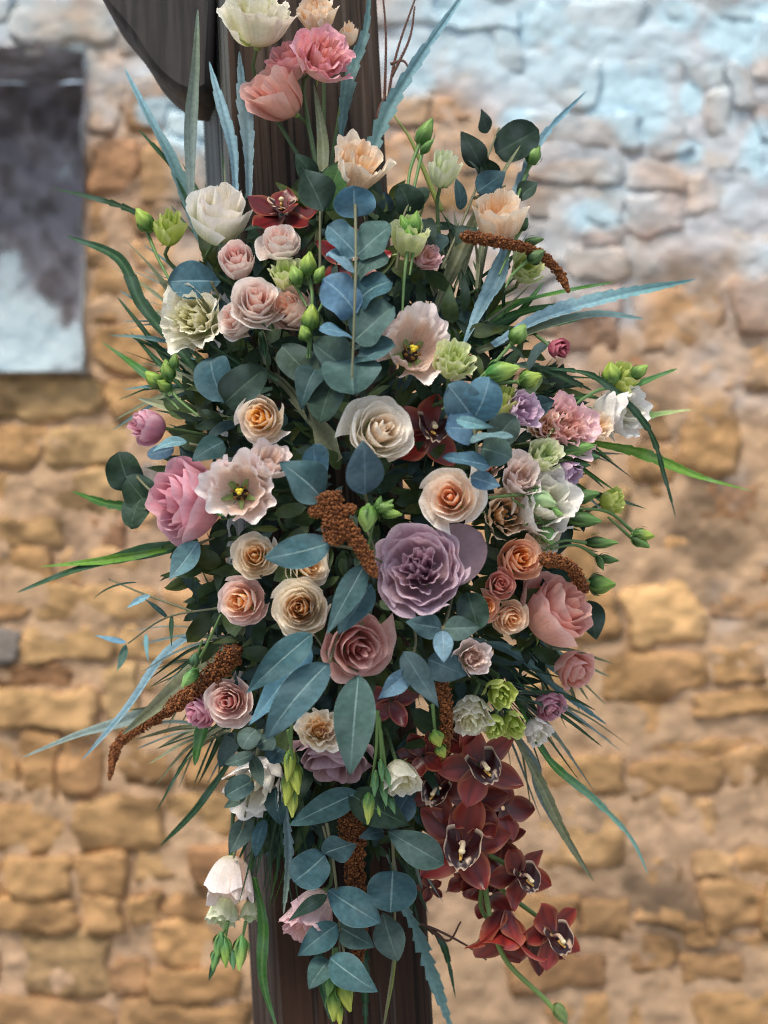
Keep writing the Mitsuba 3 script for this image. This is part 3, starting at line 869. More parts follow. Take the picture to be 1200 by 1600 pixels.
def orchid(px, py, d, face, label, off=0., spin=0., group='dark red orchids in the hanging spray', opened=1.0, seed=1, lip=True, base='7a241f', shade='410f17', y=None):
    yy = dep(px, py) + off if y is None else y
    S = sc(yy); R = d / 2 * S * 1.02
    ax = face_dir(face)
    M = frame(ax, 0)
    c, s = math.cos(spin), math.sin(spin)
    X, Y = c * M[:, 0] + s * M[:, 1], -s * M[:, 0] + c * M[:, 1]
    O = P(px, py, yy)
    k = thing('orchid', label, 'orchid', group)
    r = np.random.default_rng(seed)
    for i, (a, L, w) in enumerate(((90, 1.0, .60), (90 + 66, 1.0, .52), (90 - 66, 1.0, .52), (90 + 143, 1.02, .58), (90 - 143, 1.02, .58))):
        a = math.radians(a + r.uniform(-9, 9))
        q = X * math.cos(a) + Y * math.sin(a)
        L *= r.uniform(.88, 1.1); w *= r.uniform(.85, 1.1)
        f = (.22 if i == 0 else .05 if i < 3 else .16) + r.uniform(-.22, .25)
        f = f * opened + (1 - opened) * 1.5
        tipd = nrm(q + ax * f)
        p0 = O - ax * .12 * R + q * .06 * R
        m = leaf_mesh(p0, p0 + tipd * L * R * r.uniform(.92, 1.06), w * R * 1.25, 'tepal', ax - q * .4 * f, base, -.10 if opened > .6 else .12, .0, 15, 7, None, seed * 9 + i, cup=-.22, veins=0)
        V, F, C = m
        tt = np.repeat(np.linspace(0, 1, 15), 7); ss = np.tile(np.abs(np.linspace(-1, 1, 7)), 15)
        C = C * r.uniform(.75, 1.25) * (1 + .16 * r.normal(0, 1, 7))[np.tile(np.arange(7), 15)][:, None]
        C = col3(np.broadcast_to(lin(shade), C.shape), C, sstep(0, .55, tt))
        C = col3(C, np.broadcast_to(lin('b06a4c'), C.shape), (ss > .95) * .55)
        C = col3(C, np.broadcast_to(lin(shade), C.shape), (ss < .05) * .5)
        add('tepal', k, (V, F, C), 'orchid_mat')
    if lip:
        # lip: a dark spotted three-lobed cup with a cream edge
        n, m = 12, 21
        t = np.linspace(0, 1, n)[:, None]; sgm = np.linspace(-1, 1, m)[None]
        wv = .40 * R * (.42 + .58 * np.sin(np.pi * (t * .86 + .07)) + .10 * np.sin(3 * np.pi * t))
        up = .46 * R * np.abs(sgm) ** 2.2 * (1 - .8 * t ** 2)
        fw = R * (.05 + .62 * t * (1 - .35 * t))
        dn = -R * (.06 + .34 * t ** 1.6) + .03 * R * np.sin(sgm * 9) * t ** 3
        V = O + X * (sgm * wv)[..., None] + ax * (fw + 0 * sgm)[..., None] + Y * (dn + up)[..., None]
        c = np.broadcast_to(lin('2c0c11'), (n, m, 3)).copy()
        spot = (meshkit.noise(np.stack(np.broadcast_arrays(t * 6, sgm * 5, 0 * t + seed), -1), 3) > .72) * (t > .55)
        c = col3(c, np.broadcast_to(lin('d8b49a'), c.shape), spot * .8)
        c = col3(c, np.broadcast_to(lin('dcc0a8'), c.shape), np.maximum((np.abs(sgm) > .94) * 1., (t > .94) * 1.) * .85)
        add('lip', k, (V.reshape(-1, 3), grid_faces(n, m), c.reshape(-1, 3)), 'orchid_mat')
        add('column', k, [tube([O, O + ax * .26 * R + Y * .10 * R, O + ax * .42 * R - Y * .02 * R], .05 * R, .06 * R, '8e5a62', 'd8bfa4'),
                          ellipsoid(O + ax * .44 * R - Y * .03 * R, np.array([.07, .07, .06]) * R, 'e0cda4'),
                          tube([O + ax * .18 * R - Y * .10 * R, O + ax * .45 * R - Y * .20 * R], .05 * R, .03 * R, 'd9a85c')], 'stem_mat')
    return k


def tassel(label, tails, group='rust brown tassel tails', off=-.015):
    """amaranth: seed-studded tails; each tail (points, radius start, radius end)"""
    k = thing('amaranth_tassel', label, 'flower tassel', group)
    octa = trimesh.creation.icosphere(subdivisions=0)
    ov, of = np.array(octa.vertices), np.array(octa.faces)
    for ti, (pts, r0, r1) in enumerate(tails):
        pp = np.array([P(q[0], q[1], dep(q[0], q[1]) + (q[2] if len(q) > 2 else off)) for q in pts])
        n = 60
        c = spline(pp, n)
        S = sc(pp[0][1])
        Lpx = np.linalg.norm(np.diff(c, axis=0), axis=1).sum() / S
        r = np.random.default_rng(int(pts[0][0]) + ti)
        N = int(min(4500, Lpx * (r0 + r1) * .75 / 0.95))
        u = r.uniform(0, 1, N)
        i = np.clip((u * (n - 1)).astype(int), 0, n - 2)
        T_ = nrm(c[i + 1] - c[i]); a = nrm(np.cross(T_, [0.1, 1, .1])); b = np.cross(T_, a)
        an = r.uniform(0, 6.283, N)
        lump = .75 + .5 * meshkit.noise(np.stack([u * 9, np.cos(an), np.sin(an)], -1), 4)
        rad = (r0 + (r1 - r0) * u) * S * lump * np.sqrt(r.uniform(.2, 1.6, N)) * (.72 + .28 * np.sin(u * 37 + an * 2) ** 2) * np.sqrt(np.clip((1 - u) / .12, .03, 1)) * np.sqrt(np.clip(u / .06, .1, 1))
        ctr = c[i] + (c[i + 1] - c[i]) * (u * (n - 1) - i)[:, None] + a * (rad * np.cos(an))[:, None] + b * (rad * np.sin(an))[:, None]
        gs = r.uniform(1.3, 2.3, N) * S
        V = (ov[None] * gs[:, None, None] + ctr[:, None]).reshape(-1, 3)
        F = (of[None] + (np.arange(N) * len(ov))[:, None, None]).reshape(-1, 3)
        tone = r.uniform(0, 1, N)
        C = np.repeat(col3(np.broadcast_to(lin('542c1a'), (N, 3)), np.broadcast_to(lin('9c6238'), (N, 3)), tone), len(ov), 0)
        tk = add('tail', k, tube(pp, r0 * S * .55, r1 * S * .45, '4a2a14', n=24), 'seed_mat')
        add('seed', tk, (V, F, C), 'seed_mat', kind='stuff')
    return k

# ---------------------------------------------------------------- dark mass of leaves inside the arrangement
SIL = Polygon([(470, 300), (610, 300), (700, 420), (800, 540), (870, 600), (880, 700), (860, 860), (850, 960), (810, 1060), (740, 1150), (690, 1180),
               (650, 1290), (600, 1320), (450, 1320), (400, 1260), (370, 1130), (340, 1000), (300, 880), (280, 780), (300, 660), (300, 560), (320, 430), (400, 380)])


def foliage():
    r = np.random.default_rng(42)
    out = []
    while len(out) < 1700:
        x, y = r.uniform(270, 890), r.uniform(290, 1330)
        if not SIL.contains(shapely.Point(x, y)):
            continue
        dp = dep(x, y) + .035 + r.uniform(0, .075)
        a = math.atan2(-(y - 760), x - 545) + r.normal(0, .8)
        L = r.uniform(28, 70)
        p0 = P(x, y, dp)
        p1 = P(x + L * math.cos(a), y - L * math.sin(a), dp + r.uniform(-.015, .02))
        w = L * r.uniform(.25, .55) * sc(dp)
        col = lin(['2f3f2e', '3a4a30', '3d5050', '2e3f33', '46502e', '50603f'][r.integers(0, 6)])
        out.append(leaf_mesh(p0, p1, w, ['ovate', 'lance', 'round'][r.integers(0, 3)], [r.normal(0, .5), -1, r.normal(.3, .5)], col, r.uniform(-.1, .2), .2, 7, 5, seed=len(out)))
    return out


key = thing('foliage', 'dark green leaves massed behind and between the flowers', 'foliage')
labels[key]['kind'] = 'stuff'
scene.pop(key, None)
V_, F_, foliage_uv, at_ = [], [], [], 0
for v, f, c in foliage():
    foliage_uv.append(table_uv(c)); V_.append(v); F_.append(f + at_); at_ += len(v)
scene[key] = mikit.ply((np.vstack(V_) @ RM.T, np.vstack(F_)), 'leaf_mat', smooth=True, uv=np.vstack(foliage_uv))

# ---------------------------------------------------------------- roses
LR, SRG, LG = 'large garden roses', 'spray roses', 'ruffled lisianthus blooms'
bloom('cup', 345, 332, 96, (.22, .74), 'ivorygreen', 'tall ivory rose seen from the side at the upper left, outer petals greenish', 'rose', LR, n=11, h=.98, curl=.8, w1=1.15, edge=.12, ruf=.07, bs=.95, seed=5)
bloom('rose', 596, 672, 108, (.30, .22), 'ivory', 'large ivory white rose facing out above the centre, heart turned to the right', 'rose', LR, n=20, seed=11, curl=.9, zd=.5)
bloom('cup', 288, 786, 128, (-.80, .12), 'pink', 'large pink rose facing left at the left edge', 'rose', LR, h=.80, seed=9, curl=.8)
bloom('garden', 656, 890, 132, (-.12, .22), 'mauve', 'big mauve garden rose with many folded petals, right of the brown tassel', 'rose', LR, seed=21)
km = 'rose_004' if 'rose_004__petal' in scene else 'rose_003'
add('petal', km, leaf_mesh(P(672, 900, dep(690, 880) + .016), P(752, 832, dep(740, 840) + .008), 92 * sc(-.1), 'round', [.1, -1, .2], 'a98f98', .06, .1, 17, 9, seed=3), 'petal_mat')
bloom('rose', 561, 1012, 104, (.30, -.16), 'dustyrose', 'dusty coral rose below the mauve garden rose, leaves hanging under it', 'rose', LR, seed=14)
bloom('cup', 872, 952, 118, (.62, .55), 'salmon', 'large salmon pink rose facing up to the right at the right edge', 'rose', LR, h=.86, seed=17)
bloom('rose', 520, 1190, 120, (-.1, -.82), 'dustymauve', 'dusty mauve rose facing down behind the hanging blue green leaf', 'rose', LR, seed=18, h=.6, off=.015)
bloom('rose', 703, 777, 92, (-.20, .14), 'peach', 'cream rose with peach heart between the ivory rose and the mauve rose', 'rose', LR, seed=31, off=-.005)
# spray roses
for a in (('spray', 437, 376, 66, (.1, .42), 'blush', 'small blush spray rose just below the dark red orchid, upper left', dict(seed=4)),
          ('budrose', 369, 406, 56, (-.05, .45), 'blushpink', 'half open pink spray rose under the tall ivory rose', dict(seed=8)),
          ('spray', 401, 468, 84, (.05, .35), 'blush', 'full blush spray rose, largest of the upper left cluster', dict(seed=6, off=-.012)),
          ('spray', 366, 497, 66, (-.35, .1), 'blush', 'blush spray rose tucked under the left side of the fuller blush one', dict(seed=7)),
          ('cup', 456, 483, 70, (-.5, .35), 'tanblush', 'tan blush spray rose with peach throat, right of the fuller blush one', dict(seed=10, off=.015)),
          ('spray', 406, 653, 78, (-.02, .12), 'yellow', 'small cream rose with bright yellow orange heart, left of the ivory rose', dict(seed=12)),
          ('spray', 398, 868, 74, (-.15, .15), 'creampeach', 'cream peach spray rose left of the broad blue leaf', dict(seed=13)),
          ('spray', 376, 940, 78, (-.25, -.12), 'pinkpeach', 'pink streaked spray rose with yellow heart, lower left of the cream peach one', dict(seed=15)),
          ('spray', 469, 950, 88, (-.05, -.1), 'creampeach', 'many petalled cream spray rose with peach heart, left of the blue leaf pair', dict(seed=16, n=30)),
          ('spray', 482, 884, 70, (.3, .1), 'creampeach', 'cream spray rose half hidden under the broad blue leaf', dict(seed=19, off=.02)),
          ('spray', 356, 1096, 72, (-.05, .08), 'blushpink', 'pink hearted spray rose at the lower left above the brown tassel', dict(seed=20)),
          ('spray', 309, 1113, 54, (-.6, -.15), 'rosebud', 'small pink spray rose facing left beside the pink hearted one', dict(seed=22)),
          ('budrose', 229, 665, 52, (-.86, .12), 'rosebud', 'mauve pink rosebud facing left at the far left edge', dict(seed=23, h=1.1)),
          ('cup', 812, 873, 66, (.25, .1), 'orange', 'orange pink spray rose, topmost of the cluster right of the mauve rose', dict(seed=24)),
          ('budrose', 781, 914, 46, (.1, .2), 'coral', 'closed coral pink spray rose in the cluster right of the mauve rose', dict(seed=25, h=1.0)),
          ('spray', 798, 966, 58, (.3, -.3), 'apricot', 'apricot spray rose, lowest of the cluster right of the mauve rose', dict(seed=26)),
          ('spray', 758, 949, 46, (-.1, 0), 'orange', 'small orange spray rose nearest to the mauve rose', dict(seed=27, off=.008)),
          ('cup', 899, 1046, 60, (.55, -.4), 'salmon', 'pink rose facing down to the right, under the large salmon rose', dict(seed=28)),
          ('budrose', 874, 545, 32, (.7, -.3), 'berry', 'tiny dark pink rosebud alone at the right below the long blades', dict(seed=29, h=1.1)),
          ('cup', 860, 1103, 46, (.3, -.5), 'rosebud', 'mauve pink rosebud half hidden at the lower right', dict(seed=30, off=.02))):
    kd = a[7]
    jr = np.random.default_rng(a[1])
    fc = (float(np.clip(a[4][0] + jr.uniform(-.22, .22), -.9, .9)), float(np.clip(a[4][1] + jr.uniform(-.12, .25), -.6, .6))) if a[0] == 'spray' else a[4]
    if fc[0] ** 2 + fc[1] ** 2 > .9:
        fc = a[4]
    bloom(a[0], a[1], a[2], a[3], fc, a[5], a[6], 'spray rose', SRG, **kd)

# lisianthus and other ruffled blooms
for a in (('lisdouble', 402, 26, 112, (.05, .80), 'liscream', 'cream green ruffled bloom at the very top, leftmost of the three there', dict(seed=3, stem=(500, 300), off=-.03, h=.75)),
          ('lisdouble', 494, 22, 62, (-.1, .75), 'lispeach', 'peach ruffled bloom behind the pink one at the very top', dict(seed=33, stem=(505, 300), h=.9)),
          ('lisbud', 545, 52, 30, (.1, .8), 'lispeach', 'small peach bud at the right of the pink top bloom', dict(seed=34, stem=(510, 300))),
          ('lisdouble', 505, 88, 104, (.42, .42), 'lispink', 'open pink ruffled bloom hanging at the top over the post', dict(seed=35, stem=(505, 310), off=-.04)),
          ('liscup', 450, 98, 62, (-.3, .62), 'lispink', 'pink ruffled bloom between the salmon one and the open pink one', dict(seed=36, stem=(500, 310), off=-.02)),
          ('liscup', 432, 142, 88, (-.60, .62), 'salmon', 'salmon pink cup bloom facing up left, lowest of the top group', dict(seed=37, stem=(500, 320), off=-.02, h=1.0)),
          ('liscup', 558, 262, 92, (.28, .62), 'lispeach', 'peach ruffled bloom above the round blue leaves', dict(seed=38, h=.8, ruf=.16)),
          ('lisdouble', 300, 496, 108, (-.35, .12), 'liscream', 'flat cream ruffled bloom at the upper left edge', dict(seed=39)),
          ('lis', 646, 545, 116, (.18, .22), 'lisblush', 'open blush bloom with yellow centre, above the ivory rose', dict(seed=40, pistil=True)),
          ('lisdouble', 708, 563, 66, (.2, .62), 'lisgreen', 'pale green ruffled bud bloom at the right of the open blush bloom', dict(seed=41, off=-.02, h=.9)),
          ('lis', 374, 768, 108, (.02, .12), 'lisblush', 'open blush bloom with dark throat beside the large pink rose', dict(seed=42, pistil=True, off=-.012)),
          ('liscup', 420, 722, 66, (.35, .62), 'lisblush', 'blush ruffled bloom above the blue leaf, touching the dark throated one', dict(seed=43, h=.75)),
          ('liscup', 780, 340, 84, (-.05, .80), 'lispeach', 'peach cream ruffled bloom at the upper right on a thick stem', dict(seed=44, h=.95, pal=None)),
          ('liscup', 812, 645, 62, (.62, .1), 'lilac', 'lilac petals seen edge on behind the blue leaf cluster', dict(seed=45, h=.9, off=.0)),
          ('lisdouble', 884, 666, 104, (.35, .22), 'palepink', 'pale pink ruffled bloom at the right, below the small buds', dict(seed=46)),
          ('liscup', 966, 643, 84, (.72, -.10), 'liswhite', 'white bloom facing right at the far right edge', dict(seed=47, y=None)),
          ('liscup', 848, 714, 58, (.30, .45), 'palegreen', 'pale green cream bud bloom left of the dark green bud pair', dict(seed=48)),
          ('liscup', 846, 792, 112, (.30, .25), 'liswhite', 'cream bloom with loose petals behind the green bud at the right', dict(seed=49, off=.004)),
          ('liscup', 790, 804, 74, (.25, .1), 'lispeach', 'peach bloom in the shade right of the peach hearted rose', dict(seed=50, off=.03)),
          ('liscup', 888, 738, 46, (.6, -.5), 'lilac', 'white lilac petals facing down right under the dark bud pair', dict(seed=51)),
          ('lisbud', 266, 356, 50, (.15, .80), 'lime', 'yellow green half open bud at the upper left on a long stem', dict(seed=52, h=1.1, stem=(330, 470))),
          ('lisdouble', 498, 1140, 70, (.1, .35), 'creampeach', 'small cream ruffled bloom between the two large hanging blue leaves', dict(seed=53)),
          ('liscup', 402, 1222, 96, (-.25, -.45), 'liswhite', 'white bloom in the shade at the lower left behind small round leaves', dict(seed=54, off=.01)),
          ('bell', 360, 1375, 82, (-.05, -.90), 'lisblush', 'white pink bell shaped bloom hanging at the lower left of the post', dict(seed=55, stem=(400, 1230), h=.85)),
          ('liscup', 350, 1424, 52, (-.1, -.9), 'palegreen', 'pale yellow bloom hanging under the white bell, the left one of two', dict(seed=56, stem=(365, 1260), off=.015)),
          ('liscup', 394, 1424, 36, (.1, -.9), 'palegreen', 'pale yellow bloom hanging under the white bell, the right one of two', dict(seed=57, stem=(400, 1260), off=.015)),
          ('liscup', 486, 1430, 84, (-.45, -.72), 'palepink', 'pale pink bloom hanging down in front of the post', dict(seed=58, stem=(510, 1290), h=.95)),
          ('liscup', 626, 1214, 58, (.25, -.75), 'liscream', 'cream bloom with brown underside hanging left of the dark orchids', dict(seed=59, stem=(600, 1130))),
          ('lisdouble', 736, 1117, 70, (-.05, -.62), 'liscream', 'cream fringed bloom above the dark red orchids', dict(seed=60, h=.8)),
          ('lisbud', 781, 1084, 50, (.15, -.35), 'lime', 'yellow green bud bloom, top one of three above the orchids', dict(seed=61, h=1.0, off=-.012)),
          ('lisbud', 773, 1134, 38, (-.05, -.6), 'lime', 'yellow green bud bloom, lower left one of three above the orchids', dict(seed=62, h=1.0, off=-.012)),
          ('lisbud', 803, 1131, 42, (.25, -.5), 'lime', 'yellow green bud bloom, lower right one of three above the orchids', dict(seed=63, h=1.0, off=-.01)),
          ('liscup', 640, 372, 62, (.15, .75), 'lisgreen', 'cream green bloom among small buds right of the round blue leaves', dict(seed=64, h=1.0)),
          ('liscup', 664, 402, 46, (.4, .2), 'palepink', 'small pink bloom under the cream green one, right of the round leaves', dict(seed=65, off=.015)),
          ('lisbud', 692, 262, 50, (.12, .85), 'palegreen', 'pale green closed bloom upright at the top right', dict(seed=66, h=1.2, stem=(690, 420))),
          ('liscup', 822, 420, 56, (.3, .3), 'lisgreen', 'pale yellow bloom behind the brown tassel at the upper right', dict(seed=67, off=.03)),
          ('liscup', 738, 1028, 58, (.2, .1), 'lisblush', 'blush bloom in the shade under the three small leaves', dict(seed=68, off=-.012)),
          ('lisbud', 788, 630, 46, (.2, .75), 'lime', 'yellow green bud behind the blue leaf cluster', dict(seed=69, h=1.4, off=.005)),
          ('liscup', 838, 1142, 44, (.4, -.6), 'liswhite', 'white petals at the lower right edge behind the yellow green buds', dict(seed=70, off=.02)),
          ('liscup', 446, 430, 52, (-.1, .75), 'lisgreen', 'pale green petals between the blush spray roses and the green buds', dict(seed=71, off=.01)),
          ('liscup', 812, 748, 66, (.2, .35), 'lisblush', 'blush bloom tucked between the pale blue leaves and the pale green bud bloom', dict(seed=81, off=.005)),
          ('lisdouble', 848, 838, 54, (.35, -.1), 'liscream', 'small cream bloom above the orange pink spray rose', dict(seed=82, off=.01)),
          ('liscup', 928, 668, 52, (.5, .3), 'lispeach', 'small peach petals between the pale pink and the white bloom at the right', dict(seed=83, off=.01)),
          ('lisdouble', 850, 665, 52, (.1, .3), 'lispeach', 'peach petals between the lilac bloom and the pale pink bloom', dict(seed=84, off=.012)),
          ('liscup', 760, 725, 50, (-.1, .2), 'tanblush', 'tan blush petals behind the silvery blue leaf cluster', dict(seed=85, off=.03)),
          ('lisbud', 958, 782, 42, (.75, .25), 'lime', 'yellow green bud bloom at the far right over thin stems', dict(seed=72, h=1.0)),
          ('lisbud', 978, 588, 48, (.45, .65), 'lime', 'yellow green ruffled bud above the white bloom at the far right', dict(seed=73, h=.9))):
    kd = {k: v for k, v in a[7].items() if k not in ('pal', 'y')}
    bloom(a[0], a[1], a[2], a[3], a[4], a[5], a[6], 'lisianthus', LG, **kd)

# ---------------------------------------------------------------- closed buds on thin stems
G0, G1, G2 = '55803a', '9bbf58', 'c9d873'
buds('small green bud beside the yellow green bloom at the upper left', [(224, 343, 40, 26, -.5, .8, G0, 'a9c84f')], [[(228, 358), (250, 410), (290, 480)]])
buds('tall cluster of green buds right of the blush spray roses', [(482, 412, 38, 26, .1, .95, G0, 'a8c452'), (462, 430, 32, 24, -.3, .9, G0, G1), (500, 428, 28, 18, .4, .8, G0, G1),
     (486, 495, 40, 28, .1, .9, G0, 'a8c452'), (476, 520, 26, 20, -.2, .5, G0, G1), (508, 455, 26, 16, .3, .6, G0, G1)],
     [[(482, 430), (488, 470), (480, 560)], [(462, 446), (480, 480)], [(486, 512), (484, 560)], [(508, 468), (490, 500)]])
buds('slender green bud pointing up beside the pale closed bloom at the top right', [(665, 206, 46, 24, .45, .85, '4b7a3c', '86ad54'), (668, 228, 30, 12, .6, .6, '4b7a3c', '6f9a4c')],
     [[(655, 226), (640, 270), (636, 330)], [(660, 236), (650, 280), (640, 330)]])
buds('small green bud on the blue blade at the top right', [(835, 242, 32, 22, .4, .8, '4b7a3c', '86ad54')], [[(828, 256), (812, 300), (790, 370)], [(826, 244), (808, 240), (790, 250)]])
buds('tiny dark green buds right of the peach cream bloom', [(819, 350, 22, 15, .4, .8, '3b5a36', '4c6c40'), (834, 377, 32, 14, .9, .2, '3b5a36', '5f8148'), (838, 400, 30, 22, .5, .3, '3b5a36', '5f8148')],
     [[(815, 358), (800, 385), (780, 430)], [(820, 380), (800, 390)], [(828, 404), (800, 430), (790, 450)]])
buds('green bud between the pale blades right of the open blush bloom', [(811, 521, 34, 28, .5, .75, G0, '8fb45a')], [[(802, 534), (770, 570), (730, 610)]])
buds('pair of green buds above the blue leaf cluster', [(786, 580, 54, 32, .95, .2, '4d9048', 'a5c65c'), (829, 592, 36, 28, .9, .3, G0, 'a8c452')], [[(762, 586), (730, 610), (690, 640)], [(812, 596), (770, 600)]])
buds('green buds and leaflets beside the ruffled bud at the far right', [(955, 582, 34, 30, -.1, .8, '5a8a3c', 'a4bf4c'), (1000, 580, 30, 20, .7, .5, G0, G1)],
     [[(962, 604), (930, 612), (890, 640), (850, 690)], [(990, 590), (960, 605)]])
buds('pair of dark green buds at the right, below the pale pink bloom', [(900, 701, 60, 26, .97, .15, '3e6d42', '7fae5a'), (915, 715, 44, 20, .97, .05, '35583c', '4f7f4c'), (908, 726, 30, 12, .9, -.1, '35583c', '4f7f4c')],
     [[(872, 708), (850, 716), (820, 730)], [(895, 718), (850, 722)]])
buds('mint green bud on a thin stem in front of the cream bloom at the right', [(846, 780, 50, 30, .8, -.3, '7fb072', 'b9d99a'), (868, 800, 26, 14, .8, -.3, '5f9a50', '8fc26a'), (856, 838, 30, 22, .3, -.7, '5f9a50', '8fc26a')],
     [[(824, 772), (790, 775), (740, 780)], [(855, 828), (838, 806), (800, 780)]])
buds('spray of slim dark green buds at the far right beside the salmon rose', [(912, 812, 56, 26, .95, -.1, '3d5c33', '5c8744'), (1006, 836, 34, 20, .9, -.1, '44703a', 'a8c452'), (1001, 847, 32, 18, .8, -.5, '3d5c33', '6f9a4c'),
     (940, 848, 52, 18, .98, 0, '3d5c33', '6f9a4c'), (950, 874, 34, 14, .9, -.1, '3d5c33', '5c8744'), (938, 880, 24, 12, .3, -.8, '3d5c33', '5c8744'), (915, 775, 44, 22, .9, .2, '3d5c33', '5c8744')],
     [[(885, 812), (860, 815), (820, 820)], [(990, 832), (950, 800), (890, 795), (850, 800)], [(988, 842), (950, 808)], [(915, 848), (880, 845), (850, 860)], [(934, 870), (900, 852), (860, 858)], [(934, 872), (910, 855)], [(895, 782), (860, 795)]])
buds('plump green bud at the right of the salmon rose', [(940, 913, 44, 30, .95, .0, '3f6b32', '86b04c')], [[(920, 910), (895, 890), (860, 880)]])
buds('round green bud with leaflets right of the brown centre tassel', [(574, 811, 42, 30, -.05, -.8, '6b9a44', 'a2c86c'), (601, 793, 30, 18, .9, .2, G0, '86ad54'), (612, 802, 34, 16, .95, -.1, G0, '9bbf58'), (592, 787, 26, 12, .2, .8, '4b7a3c', '6f9a4c'), (606, 788, 24, 10, .7, .6, '4b7a3c', '6f9a4c')],
     [[(575, 792), (584, 800), (575, 860)], [(590, 797), (580, 830)]])
buds('yellow green hanging bud cluster at the left of the dusty mauve rose', [(452, 1196, 50, 19, -.1, -.9, '86a53c', 'bccb5c'), (461, 1216, 52, 21, .2, -.9, '86a53c', 'c4d45c'), (450, 1232, 54, 20, -.1, -.95, '86a53c', 'c4d45c'), (456, 1252, 50, 20, .05, -.97, '86a53c', 'd0de6a')],
     [[(456, 1100, -.02), (455, 1160, -.01), (455, 1240, -.01)], [(450, 1140, -.01), (460, 1200, -.01)]])
buds('hanging bunch of slim green buds right of the hanging blue leaf', [(576, 1262, 52, 18, -.05, -.97, '5f9a50', 'c4d464'), (592, 1268, 46, 16, .05, -.97, '4f8a4c', 'a9c84f'), (600, 1240, 40, 12, .2, -.95, '4a7f52', '6fa068'), (586, 1225, 40, 12, -.05, -.97, '4a7f52', '6fa068'),
     (606, 1216, 34, 11, .3, -.9, '4a7f52', '6fa068'), (596, 1205, 34, 10, .1, -.97, '4a7f52', '6fa068'), (612, 1258, 30, 10, .35, -.9, '4a7f52', '6fa068')],
     [[(590, 1110), (588, 1170), (578, 1240)], [(592, 1120), (596, 1190), (594, 1250)], [(594, 1140), (602, 1200), (606, 1245)]])
buds('hanging slim green buds under the pale yellow blooms at the lower left', [(342, 1478, 40, 16, -.15, -.95, '4f8a4c', '7fb060'), (352, 1488, 46, 18, .05, -.97, '4f8a4c', '9bbf58'), (376, 1490, 52, 20, -.05, -.97, '5f9a50', 'b0cf6a'), (336, 1500, 34, 14, -.2, -.95, '4f8a4c', '7fb060'), (364, 1500, 30, 12, .1, -.95, '4a7f52', '6fa068')],
     [[(356, 1440), (346, 1465)], [(356, 1440), (352, 1470)], [(384, 1440), (378, 1470)]])
buds('yellow green buds hanging lowest in front of the post', [(540, 1556, 50, 24, .3, -.92, '86a53c', 'c9d35a'), (522, 1572, 46, 22, -.05, -.97, '6f9a3c', 'b9c95a'), (516, 1540, 34, 16, -.2, -.9, '4f8a4c', '7fae5a'), (530, 1585, 34, 14, .1, -.97, '86a53c', 'c9d35a')],
     [[(525, 1480), (530, 1520), (536, 1545)], [(522, 1480), (518, 1530), (520, 1560)]])
buds('two small green buds just above the dark orchids', [(683, 1155, 26, 22, .2, -.6, '6f9a3c', 'b0c050'), (690, 1174, 22, 18, .3, -.7, '6f9a3c', 'b0c050')], [[(676, 1100), (680, 1140), (688, 1168)]])
buds('small green bud cluster at the left edge under the long green blades', [(262, 578, 34, 22, -.2, .8, '4a7a3c', '8fb04a'), (240, 592, 34, 24, -.6, .5, '4a7a3c', '9bbf48'), (256, 602, 28, 18, -.3, .2, '4a7a3c', '8fb04a'), (272, 564, 26, 16, .2, .8, '4a7a3c', '7fa04a')],
     [[(262, 592), (275, 620), (310, 650)], [(246, 604), (280, 640)]])
buds('green bud drooping left of the pale blade at the lower left', [(296, 1060, 36, 20, -.6, -.7, '4d8a48', '8fc06a'), (304, 1030, 24, 16, .2, .5, '3d5c43', '4f7a50')], [[(304, 1044), (322, 1010), (345, 960)], [(304, 1040), (316, 1000)]])
buds('green buds on top of the cream green bloom right of the round leaves', [(632, 352, 34, 20, -.3, .8, '4d8a3c', '7fae4a'), (648, 348, 38, 22, .2, .9, '4d8a3c', '86b04c'), (640, 366, 30, 18, 0, .8, '4d8a3c', '7fae4a')], [[(640, 372), (632, 430), (628, 500)], [(650, 366), (640, 430)]])

# ---------------------------------------------------------------- dark red orchids
OG = 'dark red orchids'
orchid(440, 330, 116, (.05, .60), 'dark red orchid at the upper left above the blush spray roses', group=OG, seed=2, off=.012, spin=.1, lip=True, base='611519', shade='3c0c10')
orchid(672, 672, 130, (.25, .2), 'dark red orchid half hidden behind the right side of the ivory rose', group=OG, seed=3, off=.035, base='83271f', shade='4a1214')
orchid(552, 408, 110, (.0, .2), 'dark red orchid petals showing behind the stack of round blue leaves', group=OG, seed=4, off=.03, lip=False, base='8a1f22', shade='561016')
orchid(612, 1095, 80, (.1, .0), 'dark red petals deep between the hanging leaves under the coral rose', group=OG, seed=5, off=.03, lip=False, base='71202a', shade='4a1018')
orchid(752, 1196, 128, (.25, .05), 'dark red orchid, topmost one of the hanging spray at the lower right', group=OG, seed=6, spin=.5, off=.0)
orchid(684, 1232, 108, (-.35, -.1), 'dark red orchid in the shade at the left of the topmost one in the spray', group=OG, seed=7, spin=-.3, off=.03, base='7c261f')
orchid(722, 1320, 150, (-.05, .0), 'dark red orchid in the middle of the hanging spray, petals spread wide', group=OG, seed=8, spin=-.05, off=-.03)
orchid(790, 1262, 110, (.55, .25), 'dark red orchid seen from behind, right of the middle one in the spray', group=OG, seed=9, spin=.8, off=.02, lip=False)
orchid(816, 1368, 104, (.55, -.1), 'dark red orchid facing right below the one seen from behind', group=OG, seed=10, spin=.5, off=.0)
orchid(768, 1400, 90, (.3, -.4), 'dark red orchid hanging behind the stem in the lower spray', group=OG, seed=12, spin=.5, off=.03, lip=False, base='74201f')
orchid(786, 1436, 190, (-.10, -.88), 'dark red orchid half closed at the bottom of the spray', group=OG, seed=11, spin=.2, opened=.25, lip=False)
